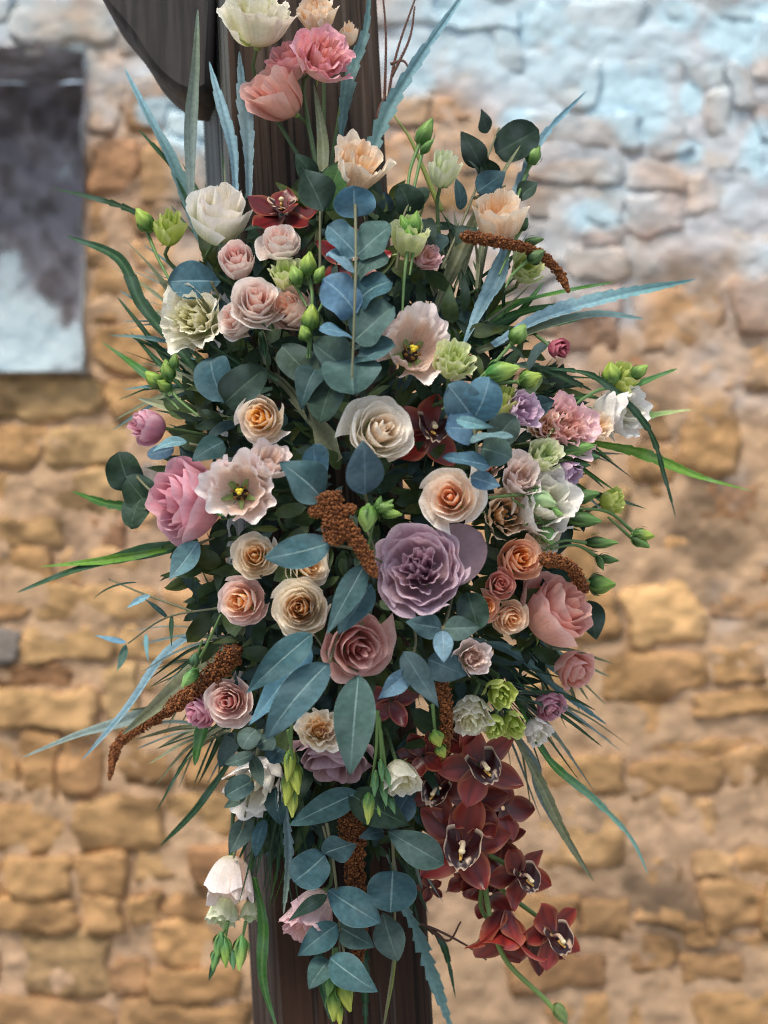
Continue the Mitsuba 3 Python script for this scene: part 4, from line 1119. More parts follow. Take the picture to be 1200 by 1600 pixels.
orchid(866, 1462, 112, (.45, -.05), 'dark red orchid lowest at the right end of the spray, facing right', group=OG, seed=13, spin=.45)
for i, (x, y, d, f, sp, o, lp, lab) in enumerate((
        (742, 1254, 112, (.1, .2), 1.3, .012, False, 'dark red orchid seen from behind, between the topmost and the middle one'),
        (660, 1180, 84, (-.3, .3), .6, .03, False, 'dark red orchid petals under the two small green buds'),
        (780, 1318, 104, (.5, -.2), .2, .022, False, 'dark red orchid behind the right petals of the middle one'),
        (735, 1372, 84, (.1, -.6), 2.2, .02, False, 'dark red orchid petals hanging below the middle one'),
        (700, 1150, 90, (.2, .5), .9, .03, False, 'deep red orchid petals in the shade at the top of the spray'),
        (834, 1480, 88, (-.3, -.5), 1.0, .018, False, 'dark red orchid behind the lowest one at the end of the spray'),
        (672, 1388, 50, (-.3, -.3), .4, .025, False, 'small dark red orchid bud at the edge of the post'))):
    orchid(x, y, d, f, lab, group=OG, seed=30 + i, spin=sp, off=o, lip=lp, base='6a231f', opened=.8)
key = thing('orchid_spray', 'green hanging stem that carries the dark red orchids', 'orchid spray')
add('stem', key, tube([P(690, 1120, -.03), P(735, 1240, .02), P(755, 1360, .02), P(765, 1430, 0), P(790, 1500, .0), P(850, 1560, .0), P(876, 1590, 0)], .0032, .0022, '6a7d42', '7f9a55', n=40), 'stem_mat')
for q in ([(735, 1240), (752, 1210)], [(755, 1360), (790, 1395), (850, 1440), (868, 1462)], [(757, 1365), (752, 1420), (786, 1460)], [(750, 1330), (790, 1350), (812, 1366)]):
    add('stalk', key, tube([P(x, y, .02) for x, y in q], .0026, .002, '6f8848'), 'stem_mat')
add('bud', key, bud_mesh(P(868, 1568, 0), nrm(np.array([.45, -.1, -.85])), .022, .006, '6f8848', '86a060'), 'stem_mat')

# ---------------------------------------------------------------- brown tassels
TG = 'rust brown tassels'
tassel('rust brown knobbly tassel in the centre, beside the mauve garden rose', [([(512, 768), (522, 810), (527, 852)], 17, 15), ([(482, 797), (520, 802), (556, 792)], 9, 8), ([(528, 812), (560, 848), (588, 902)], 15, 7)], TG, off=-.03)
tassel('long brown tassel drooping to the left at the lower left edge', [([(372, 1012), (312, 1076), (240, 1122), (186, 1162), (171, 1218)], 19, 6), ([(330, 1080), (318, 1110), (312, 1120)], 8, 5)], TG, off=.012)
tassel('brown tassel arching to the right at the upper right', [([(720, 368), (770, 376), (830, 390), (870, 420), (889, 456)], 9, 6)], TG, off=-.01)
tassel('brown tassel bending over the salmon rose at the right', [([(845, 872), (890, 884), (917, 925)], 10, 8)], TG, off=-.03)
tassel('brown tassel hanging in front of the post at the bottom', [([(548, 1270), (556, 1360), (562, 1430), (560, 1510)], 19, 11)], TG, off=.004)
tassel('short brown tassel hanging above the dark orchids', [([(690, 1062), (699, 1120), (692, 1186)], 10, 8)], TG, off=.0)

# ---------------------------------------------------------------- eucalyptus and other broad leaves
PI = math.pi
sprig('upright stem of stacked round blue eucalyptus leaves above the ivory rose', 'eucalyptus', [[(555, 320, -.036), (556, 400, -.04), (554, 480, -.04), (550, 590, -.034)]],
      [(554, 340, 553, 290, 66, 'round', -.04, .0, 'eucblue'), (557, 398, 512, 352, 62, 'round', -.03, .35, 'eucblue'), (557, 400, 612, 352, 62, 'round', -.03, -.3, 'euc'),
       (556, 425, 510, 400, 60, 'round', -.03, .75, 'eucpale'), (556, 432, 606, 400, 62, 'round', -.022, -.5, 'eucgreen'), (556, 490, 504, 436, 74, 'round', -.03, .25, 'eucblue'), (557, 478, 612, 440, 60, 'round', -.02, -.4, 'euc'),
       (554, 535, 498, 516, 44, 'round', -.034, .8, 'eucpale'), (554, 532, 614, 478, 74, 'round', -.022, -.3, 'eucgreen'), (552, 578, 490, 536, 74, 'round', -.018, .3, 'eucgreen'), (552, 570, 618, 540, 60, 'round', -.02, -.7, 'euc'), (550, 560, 552, 616, 92, 'round', -.026, .1, 'eucgreen')],
      'eucblue', 'eucalyptus in the arrangement')
sprig('cluster of silvery blue eucalyptus leaves between the ivory rose and the lilac petals', 'eucalyptus', [[(738, 655, -.03), (745, 700, -.03), (750, 760, -.01)]],
      [(738, 652, 700, 602, 62, 'round', -.04, -.2, 'eucblue'), (738, 656, 765, 590, 66, 'round', -.035, .3, 'eucblue'), (742, 670, 696, 668, 56, 'round', -.038, -.2, 'eucblue'), (712, 655, 772, 668, 20, 'ovate', -.055, .4, 'silver'),
       (734, 690, 802, 682, 40, 'ovate', -.045, -.9, 'eucpale'), (752, 700, 800, 715, 50, 'round', -.03, .3, 'eucgreen'), (765, 728, 692, 714, 42, 'ovate', -.05, .5, 'eucblue'), (735, 745, 782, 760, 34, 'ovate', -.035, .2, 'eucpale'), (770, 690, 806, 650, 50, 'round', -.02, .2, 'eucgreen')],
      'eucblue', 'eucalyptus in the arrangement')
sprig('broad blue green leaf lying across the brown centre tassel from the left', 'eucalyptus', [[(513, 850, -.01), (560, 860, .0), (600, 880, .01)]], [(516, 848, 412, 872, 64, 'ovate', -.035, .1, 'euc')], 'euc', 'eucalyptus in the arrangement')
sprig('pair of long blue green leaves below the centre tassel, one behind the other', 'eucalyptus', [[(578, 880, 0), (585, 860, 0), (570, 820, .01)]], [(570, 882, 510, 992, 46, 'lance', -.035, -.1, 'euc'), (580, 912, 528, 990, 52, 'ovate', -.02, .2, 'darkblue')], 'euc', 'eucalyptus in the arrangement')
sprig('fan of four large blue leaves with pale midribs at the lower centre', 'eucalyptus', [[(560, 1050, .0), (520, 1030, .0), (490, 990, .01)], [(515, 1035, -.01), (530, 985, .0)]],
      [(488, 990, 384, 1084, 54, 'lance', -.038, -.1, 'euc'), (486, 1010, 388, 1134, 54, 'lance', -.030, .0, 'eucblue'), (514, 1036, 416, 1156, 66, 'ovate', -.045, .1, 'euc'), (560, 1054, 547, 1212, 70, 'ovate', -.045, .05, 'euc')], 'euc', 'eucalyptus in the arrangement')
sprig('two blue green leaves under the coral rose on its right side', 'eucalyptus', [[(640, 1040, .0), (650, 1000, .01), (640, 960, .02)]], [(645, 1046, 590, 1092, 38, 'ovate', -.03, -.5, 'eucpale'), (630, 1018, 686, 1106, 46, 'lance', -.03, .2, 'darkblue'), (668, 1030, 728, 1056, 56, 'ovate', -.012, .3, 'darkblue')], 'euc', 'eucalyptus in the arrangement')
sprig('three small grey green leaves in a star below the mauve garden rose', 'eucalyptus', [[(692, 985, -.02), (700, 960, .0), (710, 920, .02)]], [(690, 982, 634, 972, 42, 'ovate', -.04, -.3, 'euc'), (694, 982, 750, 980, 42, 'ovate', -.04, .3, 'eucgreen'), (692, 985, 693, 1036, 34, 'ovate', -.045, .0, 'eucpale')], 'euc', 'eucalyptus in the arrangement')
sprig('blue leaf pair above the centre tassel under the blush bloom', 'eucalyptus', [[(506, 715, .0), (510, 700, .01)]], [(504, 780, 436, 722, 74, 'ovate', -.03, .1, 'euc'), (500, 745, 490, 694, 46, 'round', -.02, .3, 'eucblue')], 'euc', 'eucalyptus in the arrangement')
sprig('dark blue green leaf in front of the ivory rose, hanging from its lower edge', 'eucalyptus', [[(570, 770, .0), (575, 790, .01)]], [(570, 772, 568, 688, 66, 'ovate', -.05, .1, 'darkblue')], 'euc', 'eucalyptus in the arrangement')
sprig('dark round leaves standing out at the left of the pink rose', 'eucalyptus', [[(205, 735, .0), (240, 770, .0), (300, 800, .03)], [(205, 805, .0), (240, 790, .0)]], [(205, 765, 185, 706, 58, 'round', -.01, -.2, 'dark'), (232, 790, 196, 745, 54, 'round', .0, .2, 'dark'), (222, 776, 204, 826, 44, 'round', -.005, .1, 'dark')], 'dark', 'eucalyptus in the arrangement')
sprig('blue leaf pointing down left under the pink rose', 'eucalyptus', [[(310, 850, .0), (335, 840, .02)]], [(310, 846, 264, 906, 44, 'ovate', -.015, .1, 'eucpale')], 'euc', 'eucalyptus in the arrangement')
sprig('two small sky blue leaves under the rosebud at the far left', 'eucalyptus', [[(296, 694, .0), (330, 700, .02)]], [(292, 690, 236, 708, 22, 'ovate', -.01, .4, 'silver'), (272, 700, 230, 712, 24, 'round', -.005, -.3, 'eucblue')], 'euc', 'eucalyptus in the arrangement')
sprig('blue leaf behind the flat cream bloom at the upper left', 'eucalyptus', [[(330, 440, .0), (345, 470, .02)]], [(345, 440, 262, 440, 62, 'obov', .0, -.3, 'eucblue')], 'euc', 'eucalyptus in the arrangement')
sprig('dark round leaves in the shade between the spray roses and the yellow hearted rose', 'eucalyptus', [[(430, 540, .06), (440, 620, .06)]],
      [(352, 630, 414, 576, 62, 'round', -.005, .2, 'dark'), (440, 540, 500, 600, 66, 'ovate', -.005, -.1, 'dark'), (330, 560, 350, 630, 64, 'round', .005, .3, 'darkblue'), (500, 570, 470, 640, 50, 'ovate', .0, .2, 'darkblue'), (520, 600, 500, 660, 54, 'round', .0, .1, 'dark'), (350, 690, 300, 720, 50, 'ovate', .0, .2, 'darkblue')], 'dark', 'eucalyptus in the arrangement')
sprig('dark green leafy branch at the top right behind the peach cream bloom', 'leafy branch', [[(690, 420, .03), (730, 330, .02), (760, 250, .0), (780, 200, .0)], [(740, 310, .02), (790, 290, .0)]],
      [(752, 262, 720, 205, 44, 'ovate', -.01, -.2, 'deep'), (775, 240, 842, 202, 62, 'round', -.01, .2, 'deep'), (762, 208, 752, 170, 30, 'ovate', -.005, .3, 'dark'), (756, 272, 728, 240, 44, 'ovate', .0, .2, 'deep'), (770, 290, 752, 246, 40, 'ovate', .005, .1, 'deep'),
       (745, 300, 790, 268, 46, 'ovate', .0, .3, 'darkblue'), (810, 312, 842, 285, 36, 'ovate', .0, -.2, 'dark'), (720, 328, 712, 278, 24, 'ovate', -.01, .2, 'darkblue'), (740, 355, 712, 385, 36, 'ovate', .0, .2, 'deep')], 'deep', 'leafy branches', 'leafy_branch')
sprig('dark leaves right of the top of the stacked blue leaves', 'leafy branch', [[(620, 420, .02), (630, 340, .0), (650, 300, .0)]], [(640, 340, 622, 288, 50, 'round', .0, .2, 'deep'), (640, 320, 672, 300, 40, 'round', .0, -.2, 'deep'), (655, 350, 680, 390, 44, 'ovate', .005, .2, 'deep'), (610, 330, 600, 300, 20, 'ovate', .0, .5, 'darkblue')], 'deep', 'leafy branches', 'leafy_branch')
sprig('dark green leaves left of the olive blade above the stacked blue leaves', 'leafy branch', [[(500, 430, .02), (500, 330, .0)]], [(505, 330, 472, 262, 70, 'ovate', -.005, .3, 'dark'), (510, 330, 535, 250, 60, 'ovate', .005, -.2, 'green'), (490, 290, 462, 240, 40, 'ovate', .005, .1, 'deep')], 'dark', 'leafy branches', 'leafy_branch')
sprig('two dark leaves at the right beside the salmon rose', 'eucalyptus', [[(905, 960, .02), (880, 990, .03)]], [(920, 938, 932, 1000, 46, 'ovate', .005, .2, 'dark'), (880, 810, 872, 868, 40, 'ovate', .01, .2, 'dark'), (905, 795, 912, 832, 20, 'lance', .0, .2, 'deep')], 'dark', 'eucalyptus in the arrangement')
sprig('dark leaf between the mauve garden rose and the apricot roses', 'eucalyptus', [[(730, 960, .0), (745, 990, .02)]], [(730, 925, 748, 985, 50, 'round', -.015, .2, 'deep'), (830, 640, 866, 625, 36, 'ovate', .0, .2, 'darkblue'), (745, 1010, 720, 1060, 48, 'ovate', .005, .1, 'darkblue')], 'dark', 'eucalyptus in the arrangement')
sprig('broad dark leaves lying across the arrangement above the hanging eucalyptus', 'eucalyptus', [[(520, 1250, .03), (560, 1240, .03)]], [(560, 1238, 452, 1290, 50, 'ovate', -.01, -.2, 'euc'), (545, 1240, 640, 1290, 62, 'ovate', -.008, .2, 'dark'), (640, 1240, 610, 1300, 54, 'ovate', .0, .2, 'darkblue'), (430, 1230, 440, 1290, 40, 'ovate', .0, .2, 'darkblue')], 'dark', 'eucalyptus in the arrangement')
sprig('hanging eucalyptus branch with broad grey blue leaves in front of the post', 'eucalyptus', [[(510, 1285, -.012), (520, 1340, -.02), (530, 1440, -.02), (530, 1530, -.02)], [(505, 1290, -.01), (515, 1330, -.02)], [(530, 1450, -.02), (540, 1500, -.02)]],
      [(508, 1336, 458, 1378, 62, 'round', -.035, -.3, 'euc'), (506, 1334, 556, 1318, 50, 'ovate', -.035, .5, 'euc'), (512, 1390, 594, 1442, 58, 'obov', -.04, .1, 'euc'), (512, 1398, 450, 1440, 26, 'ovate', -.03, .5, 'dark'), (528, 1444, 464, 1494, 48, 'ovate', -.035, -.2, 'euc'), (526, 1446, 586, 1480, 46, 'ovate', -.03, .2, 'eucgreen'),
       (515, 1496, 590, 1550, 56, 'ovate', -.04, .1, 'euc'), (515, 1500, 482, 1546, 44, 'ovate', -.03, .2, 'eucgreen')], 'euc', 'eucalyptus in the arrangement')
sprig('hanging eucalyptus leaves on the post left of the middle dark orchid', 'eucalyptus', [[(612, 1290, -.01), (615, 1360, -.015), (616, 1480, -.01), (600, 1600, .0)]],
      [(604, 1298, 694, 1350, 54, 'obov', -.03, .1, 'eucgreen'), (614, 1360, 610, 1426, 78, 'round', -.03, .0, 'euc'), (598, 1425, 622, 1502, 50, 'obov', -.02, .2, 'eucgreen'), (600, 1300, 560, 1310, 26, 'ovate', -.015, .2, 'darkblue')], 'euc', 'eucalyptus in the arrangement')
sprig('small round grey green leaves trailing down at the lower left beside the white bloom', 'eucalyptus', [[(410, 1140, -.01), (395, 1210, -.02), (380, 1290, -.02)], [(380, 1290, -.02), (365, 1340, -.01)]],
      [(400, 1140, 378, 1170, 36, 'round', -.03, .2, 'eucgreen'), (425, 1150, 400, 1165, 40, 'round', -.02, .2, 'eucgreen'), (396, 1178, 350, 1194, 26, 'ovate', -.035, .3, 'eucgreen'), (394, 1180, 410, 1230, 24, 'ovate', -.035, .1, 'dark'), (396, 1220, 352, 1244, 38, 'round', -.03, .1, 'eucgreen'), (385, 1240, 350, 1262, 20, 'ovate', -.025, .2, 'dark'), (390, 1275, 358, 1336, 38, 'ovate', -.02, -.2, 'eucgreen'), (415, 1280, 400, 1340, 26, 'ovate', -.012, .3, 'darkblue'), (440, 1170, 420, 1190, 36, 'round', -.01, .1, 'darkblue')],
      'eucgreen', 'eucalyptus in the arrangement')
sprig('thin twig with narrow blue green leaves hanging at the left edge', 'leafy twig', [[(340, 950, .02), (260, 965, .02), (200, 1005, .02)], [(300, 955, .02), (230, 930, .02), (170, 905, .02)]],
      [(198, 1004, 146, 992, 10, 'lance', .0, .2, 'silver'), (196, 1006, 182, 1050, 15, 'lance', .0, .3, 'eucgreen'), (228, 990, 232, 1035, 9, 'lance', .0, .2, 'silver'), (262, 965, 225, 935, 9, 'lance', .01, .1, 'darkblue'), (235, 930, 196, 952, 12, 'lance', .0, .1, 'silver'), (215, 910, 146, 936, 5, 'lance', .01, .4, 'dark'), (268, 960, 268, 1010, 9, 'lance', .01, .4, 'dark'), (310, 945, 300, 900, 9, 'lance', .01, .4, 'dark')], 'silver', 'fine twigs', 'leafy_twig', stemw=.0009)

# ---------------------------------------------------------------- long serrated blades, pointing out of the arrangement
for lab, pts, w, pal, y0, y1, kw in (
        ('tall blue green serrated blade leaning right beside the post at the top', [(556, 330), (592, 205), (640, 112), (735, -25)], 30, 'teal', -.02, .0, dict(tip='9cc6d6')),
        ('blue serrated blade pointing up right beyond the peach cream bloom', [(772, 390), (808, 300), (848, 215), (917, 141)], 20, 'silver', -.01, .02, dict(tip='7ba6bb')),
        ('broad olive blade slanting across the upper right', [(672, 505), (702, 430), (748, 335), (814, 226)], 26, 'olive', -.06, -.02, dict(teeth=6, depth=.15)),
        ('sky blue blade pointing down left under the peach cream bloom', [(792, 375), (775, 430), (752, 480), (722, 545)], 32, 'sky', -.03, -.07, dict(prof=.3, depth=.12)),
        ('long pale blue blade reaching right at shoulder height of the arrangement', [(770, 540), (850, 495), (960, 462), (1088, 436)], 30, 'sky', -.05, .02, dict(tip='86b7ba', roll=.3, teeth=18, depth=.3)),
        ('olive blade with bent pale tip just under the long pale blue one', [(745, 550), (850, 512), (930, 492), (1006, 498)], 26, 'olive', -.05, .02, dict(tip='93b6b8', teeth=8, depth=.1)),
        ('short bright green blade at the far right below the white bloom', [(930, 660), (1000, 652), (1082, 640)], 22, 'bright', .0, .03, dict(tip='b4c28c', teeth=5)),
        ('long bright green blade pointing right and slightly down', [(920, 690), (1000, 708), (1090, 745), (1176, 768)], 20, 'bright', .0, .03, dict(teeth=16, depth=.25)),
        ('thin dark blade bent downward at the far right', [(840, 575), (930, 590), (1010, 665), (1040, 750), (1056, 810)], 15, 'dark', -.03, .02, dict(teeth=12)),
        ('short green blade right of the ruffled bud at the far right', [(985, 607), (1020, 592), (1058, 576)], 13, 'green', .0, .02, dict(teeth=0)),
        ('serrated dark olive blade across the buds at the right', [(770, 572), (830, 575), (880, 590), (925, 610)], 24, 'deep', -.05, -.01, dict(teeth=9)),
        ('thin olive blade in front of the buds at the far right', [(880, 768), (930, 772), (1010, 795)], 10, 'deep', .0, .02, dict(teeth=0)),
        ('tall blue green blade at the upper left pointing to the brace', [(320, 390), (272, 262), (230, 180), (194, 106)], 28, 'teal', .0, .02, dict(tip='8fb6c4', teeth=10, depth=.2)),
        ('shorter dark green blade along the tall one at the upper left', [(320, 370), (280, 280), (245, 235), (216, 202)], 20, 'dark', .0, .02, dict(teeth=6, depth=.3)),
        ('thin dark serrated blade pointing left above the yellow green bud', [(235, 348), (200, 326), (140, 308), (78, 294)], 12, 'deep', .0, .05, dict(teeth=9)),
        ('long dark green blade arching to the left below the flat cream bloom', [(350, 640), (285, 555), (222, 480), (185, 405), (104, 368)], 34, 'dark', -.02, .03, dict(teeth=9, depth=.2)),
        ('dark green blade under the long arching one at the left', [(310, 620), (250, 550), (183, 464)], 18, 'dark', -.01, .02, dict(teeth=4, depth=.2)),
        ('small dark blade above the bud cluster at the left', [(290, 610), (240, 560), (203, 518)], 13, 'dark', -.01, .02, dict(teeth=0)),
        ('green blade reaching the bud cluster from the left', [(270, 615), (205, 568), (158, 534)], 14, 'green', -.01, .03, dict(teeth=0)),
        ('upright grey green blade in front of the brace, leftmost one at the top', [(300, 330), (297, 200), (304, 100), (309, 14)], 22, 'grey', .0, .01, dict(tip='8b9a86', teeth=0, prof=.5)),
        ('light blue blade in front of the grey side of the post', [(368, 310), (362, 235), (345, 165), (327, 96)], 24, 'sky', -.01, .0, dict(teeth=9, depth=.25, prof=.5)),
        ('blue green saw toothed blade upright before the post', [(388, 310), (386, 220), (380, 150), (374, 80)], 27, 'silver', -.015, .0, dict(teeth=9, depth=.35, prof=.6)),
        ('teal serrated blade behind the pink bloom at the top', [(530, 240), (548, 120), (570, 50), (578, -30)], 26, 'teal', -.005, .01, dict(teeth=10)),
        ('upright olive blade in front of the post above the stacked blue leaves', [(495, 400), (502, 320), (505, 230), (490, 130)], 20, 'olive', -.035, -.02, dict(teeth=0, prof=.6)),
        ('pale olive blade pointing left at the yellow hearted rose', [(372, 660), (300, 645), (215, 622)], 26, 'pale', -.06, -.01, dict(teeth=0)),
        ('pale olive blade just above the one at the yellow hearted rose', [(368, 632), (310, 602), (245, 572)], 22, 'pale', -.05, -.01, dict(teeth=0)),
        ('grey olive blade curving between the dark leaves, left of the centre', [(492, 670), (455, 615), (420, 585), (360, 566)], 20, 'olive', -.08, -.06, dict(teeth=5, depth=.2)),
        ('pale olive leaf tip upright left of the ivory rose', [(530, 720), (505, 680), (478, 628)], 36, 'pale', -.10, -.09, dict(teeth=0)),
        ('long dark green blade pointing left below the pink rose', [(310, 846), (200, 870), (110, 895), (26, 926)], 26, 'dark', .0, .03, dict(teeth=0, prof=.3)),
        ('bright green blade along the long dark one at the left', [(260, 858), (190, 872), (130, 880), (62, 886)], 15, 'bright', -.005, .03, dict(teeth=0)),
        ('short green blade pointing left behind the dark round leaves', [(230, 790), (170, 787), (112, 768)], 18, 'green', .02, .04, dict(teeth=8)),
        ('green blade lying over the large pink rose', [(352, 806), (312, 797), (270, 772)], 15, 'green', -.11, -.10, dict(teeth=0)),
        ('long pale blue blade pointing down left at the lower left', [(345, 968), (262, 1020), (200, 1105), (128, 1188)], 19, 'sky', .0, .02, dict(teeth=6, depth=.2)),
        ('grey blue blade behind the long pale blue one at the lower left', [(300, 1080), (200, 1125), (120, 1150), (34, 1184)], 20, 'grey', .03, .06, dict(teeth=0)),
        ('broad pale olive blade above the long brown tassel', [(390, 972), (350, 1020), (280, 1072), (190, 1148)], 40, 'pale', -.05, -.01, dict(teeth=0, prof=.35)),
        ('dark blade hanging down left behind the trailing leaves', [(360, 1190), (310, 1262), (250, 1322)], 16, 'dark', .05, .10, dict(teeth=0)),
        ('short glossy green blade hanging under the pink hearted spray rose', [(322, 1120), (312, 1160), (304, 1196)], 24, 'green', -.02, -.01, dict(teeth=0)),
        ('teal blade pointing down right below the salmon rose', [(730, 998), (800, 1020), (870, 1078), (948, 1132)], 26, 'teal', -.05, .02, dict(teeth=9)),
        ('long thin green blade hanging far out at the lower right', [(805, 1090), (855, 1185), (930, 1250), (985, 1308), (1014, 1368)], 15, 'green', -.02, .03, dict(tip='93c2c2', teeth=8, depth=.3)),
        ('olive blade hanging along the right side of the orchids', [(790, 1130), (838, 1215), (880, 1300), (928, 1378)], 22, 'olive', -.02, .03, dict(teeth=10, depth=.3)),
        ('grey green blade hanging beside the topmost orchid', [(785, 1120), (830, 1190), (845, 1240), (900, 1340)], 20, 'grey', -.01, .03, dict(teeth=0)),
        ('pale serrated blade hanging under the yellow green cluster', [(446, 1262), (450, 1330), (447, 1380), (443, 1428)], 20, 'silver', -.02, -.01, dict(teeth=9, depth=.35, tip='9db3a2')),
        ('green blade hanging down the left edge of the post', [(398, 1370), (412, 1440), (410, 1530), (436, 1620)], 19, 'green', .0, .01, dict(teeth=0)),
        ('teal serrated blade hanging down the right edge of the post', [(628, 1410), (655, 1460), (682, 1540), (712, 1630)], 30, 'teal', .0, .02, dict(teeth=11, depth=.5)),
        ('thin dark blade hanging right of the post at the bottom', [(650, 1440), (690, 1470), (712, 1560)], 13, 'dark', .03, .05, dict(teeth=8)),
        ('green blade hanging behind the lowest yellow green buds', [(560, 1440), (570, 1520), (572, 1630)], 20, 'dark', .015, .02, dict(teeth=9)),
        ('dark green blade hanging left of the lowest buds', [(490, 1460), (500, 1520), (520, 1600)], 24, 'dark', .015, .02, dict(teeth=0)),
        ('blackish green blade tip under the slim buds at the lower left', [(352, 1470), (340, 1495), (326, 1532)], 16, 'dark', .01, .01, dict(teeth=0))):
    blade(lab, pts, w, pal, y0, y1, **kw)
# grass-like tufts
GT = [('bright green grass tuft right of the open blush bloom', [[(700, 540), (790, 480), (905, 452)], [(720, 535), (820, 488), (935, 472)], [(700, 545), (770, 500), (822, 466)], [(690, 540), (740, 470), (780, 425)], [(735, 545), (800, 520), (905, 500)], [(690, 540), (700, 470), (690, 400)], [(700, 540), (730, 480), (735, 420)], [(720, 540), (800, 500), (850, 440)], [(740, 520), (830, 470), (960, 440)]], 17, 'green', -.03, .02),
      ('fine dark grass fanning out left of the yellow hearted rose', [[(400, 700), (330, 660), (240, 640)], [(390, 690), (330, 640), (270, 610)], [(400, 720), (340, 700), (290, 690)], [(390, 680), (350, 620), (330, 590)], [(400, 730), (330, 690), (262, 662)], [(480, 640), (420, 560), (370, 540)]], 9, 'deep', -.03, .0),
      ('fine dark stems and grass at the left below the blue leaf', [[(400, 900), (330, 930), (285, 960)], [(400, 940), (340, 960), (320, 1010)], [(395, 970), (330, 1010), (232, 1075)], [(390, 980), (340, 1030), (300, 1060)], [(380, 1000), (350, 1050), (342, 1110)], [(400, 960), (345, 940), (310, 880)], [(410, 900), (350, 880), (322, 830)]], 7, 'dark', -.02, .0),
      ('hanging dark grass in front of the post at the bottom left', [[(470, 1230), (420, 1290), (400, 1370)], [(480, 1240), (440, 1310), (432, 1380)], [(500, 1240), (470, 1310), (462, 1390)], [(460, 1230), (400, 1290), (370, 1350)], [(520, 1240), (500, 1320), (488, 1400)], [(540, 1250), (560, 1330), (590, 1400)], [(450, 1220), (410, 1300), (385, 1400)], [(490, 1240), (455, 1330), (440, 1420)]], 10, 'dark', -.01, .01),
      ('fan of fine dark stems right of the three yellow green buds', [[(720, 1010), (800, 1050), (860, 1090)], [(720, 1015), (790, 1070), (850, 1120)], [(715, 1020), (770, 1070), (830, 1130)], [(730, 1010), (810, 1040), (880, 1060)], [(700, 1010), (740, 1060), (780, 1110)]], 8, 'deep', -.05, .0)]
for lab, bl, w, pal, y0, y1 in GT:
    k = thing('grass_tuft', lab, 'grass tuft', 'grass tufts in the arrangement')
    for i, b in enumerate(bl):
        c, m = BP[pal if i % 3 else ('bright' if pal == 'green' else pal)]
        add('blade', k, blade_mesh(px_path(b, y0, y1), w * sc(0), c, m, 0, 0, .3 * math.sin(i * 2.1), n=30), 'leaf_mat')
def fringe(label, cx, cy, ang, spread, n, l0, l1, w, pals, y0, y1, droop, seed):
    r = np.random.default_rng(seed)
    k = thing('grass_tuft', label, 'grass tuft', 'grass tufts in the arrangement')
    for i in range(n):
        a = math.radians(ang + r.uniform(-spread, spread)); L = r.uniform(l0, l1)
        x, y = cx + r.normal(0, 16), cy + r.normal(0, 16)
        b = [(x, y), (x + L * .5 * math.cos(a), y - L * .5 * math.sin(a)), (x + L * math.cos(a) + r.normal(0, 6), y - L * math.sin(a) + droop * L * r.uniform(.3, 1.2))]
        c, m = BP[pals[i % len(pals)]]
        add('blade', k, blade_mesh(px_path(b, y0 + r.normal(0, .012), y1 + r.normal(0, .02)), w * r.uniform(.6, 1.3) * sc(0), c, m, 0, 0, r.uniform(-.6, .6), n=24), 'leaf_mat')


fringe('thin mixed grass at the right behind the pale green cream bud bloom', 820, 640, 0, 55, 20, 60, 150, 8, ['deep', 'dark', 'green', 'olive'], -.02, .02, .15, 1)
fringe('thin dark grass at the left behind the dark green long fronds', 320, 600, 165, 40, 20, 60, 170, 8, ['dark', 'deep', 'olive', 'teal'], -.01, .02, .1, 2)
fringe('thin dark stems at the lower left around the long brown tassel', 360, 1010, 205, 40, 20, 60, 180, 6, ['olive', 'deep', 'grey', 'dark'], -.01, .02, .2, 3)
fringe('drooping thin grass at the lower right above the orchids', 790, 1070, -40, 40, 22, 60, 190, 6, ['deep', 'olive', 'grey', 'dark'], -.03, .02, .25, 4)
fringe('hanging thin dark grass over the post at the left of the hanging eucalyptus', 440, 1250, -98, 22, 26, 60, 190, 7, ['dark', 'deep', 'darkish' if 0 else 'green'], -.01, .012, 0, 5)
fringe('thin upright stems at the upper right between the olive blade and the blue blade', 740, 490, 70, 45, 18, 70, 150, 7, ['deep', 'olive', 'dark'], -.02, .02, 0, 6)
fringe('thin upright stems at the top left behind the tall ivory rose', 360, 400, 110, 30, 12, 60, 160, 7, ['deep', 'dark', 'olive'], .0, .02, 0, 7)
fringe('thin hanging grass right of the hanging eucalyptus over the post edge', 630, 1330, -80, 20, 12, 60, 170, 6, ['deep', 'dark', 'grey'], .01, .02, 0, 8)
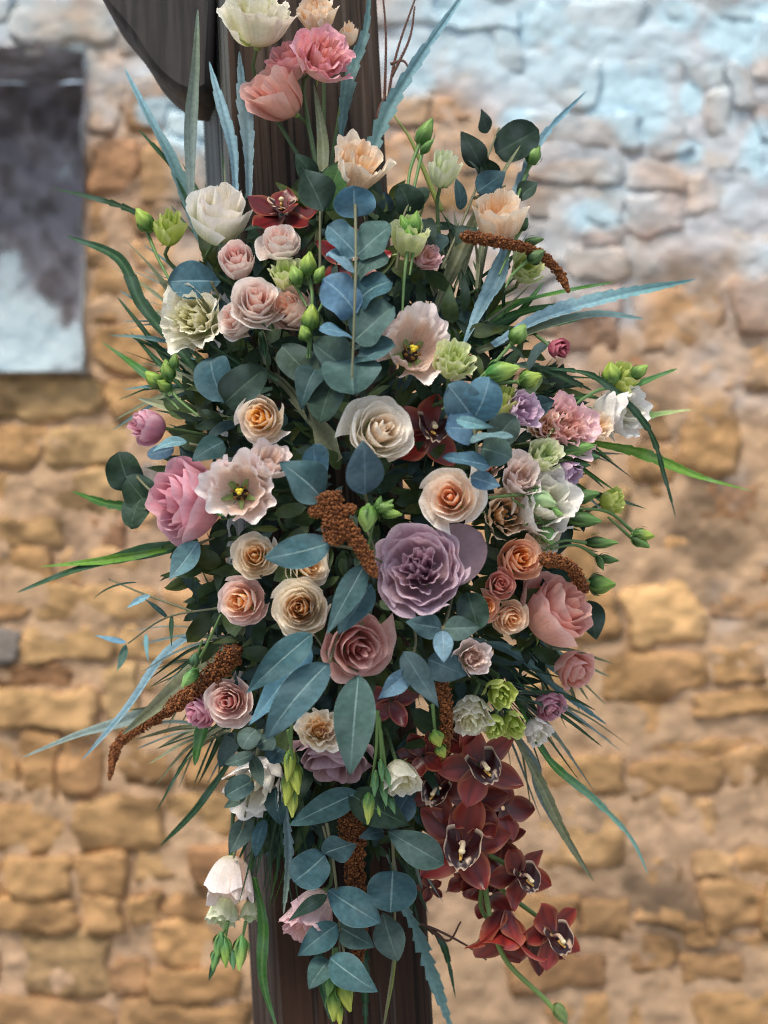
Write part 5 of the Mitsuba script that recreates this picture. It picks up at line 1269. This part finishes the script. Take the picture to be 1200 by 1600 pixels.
fringe('grey green wispy grass at the left edge above the rosebud', 310, 500, 150, 35, 16, 70, 160, 9, ['grey', 'olive', 'teal', 'pale'], .0, .03, .1, 9)
fringe('grey green wispy grass at the right edge around the dark green bud pair', 860, 720, -5, 40, 16, 60, 140, 8, ['olive', 'grey', 'green', 'deep'], .0, .03, .15, 10)
fringe('wispy olive grass at the right under the salmon rose', 830, 1010, -30, 35, 16, 60, 150, 8, ['olive', 'pale', 'deep', 'teal'], -.01, .03, .2, 11)
fringe('pale wispy grass at the lower left under the long pale blue blade', 350, 1130, 215, 40, 16, 60, 150, 8, ['pale', 'grey', 'dark', 'olive'], .0, .03, .2, 12)
fringe('olive stems standing inside the upper right among the small buds', 720, 440, 85, 30, 14, 60, 130, 9, ['olive', 'pale', 'deep'], -.03, .0, 0, 13)
fringe('dark grass tips between the spray roses and the yellow hearted rose', 420, 590, 150, 60, 14, 50, 120, 10, ['deep', 'olive', 'dark'], -.09, -.05, .1, 14)
# bare twigs
for lab, st in (('thin brown twigs standing right of the post at the top', [[(600, 200, .03), (618, 90, .03), (655, -20, .03)], [(600, 190, .03), (603, 60, .03), (597, -20, .03)], [(612, 120, .03), (640, 60, .03), (648, 10, .03)], [(602, 150, .03), (590, 180, .02), (588, 240, .02)], [(610, 100, .03), (630, 95, .03), (640, 110, .03)]]),
                ('knobbly olive stem leaning left behind the slim bud at the top right', [[(690, 330, .0), (660, 260, .0), (640, 215, .0), (615, 180, .01)]]),
                ('thin red brown twigs sticking out right of the post at the bottom', [[(640, 1440, .03), (680, 1452, .03), (730, 1478, .03), (760, 1500, .03)], [(665, 1446, .03), (700, 1470, .03), (720, 1440, .03)]]),
                ('thin green stem curving down the front of the post at the bottom', [[(618, 1490, .0), (612, 1540, .0), (598, 1612, .01)]])):
    k = thing('twig', lab, 'twig')
    for q in st:
        add('stem', k, tube([P(*p) for p in q], .0016 if 'knob' not in lab else .003, .0008, '5b3a30' if 'brown' in lab else '7f8a45', n=16, sides=6), 'stem_mat')
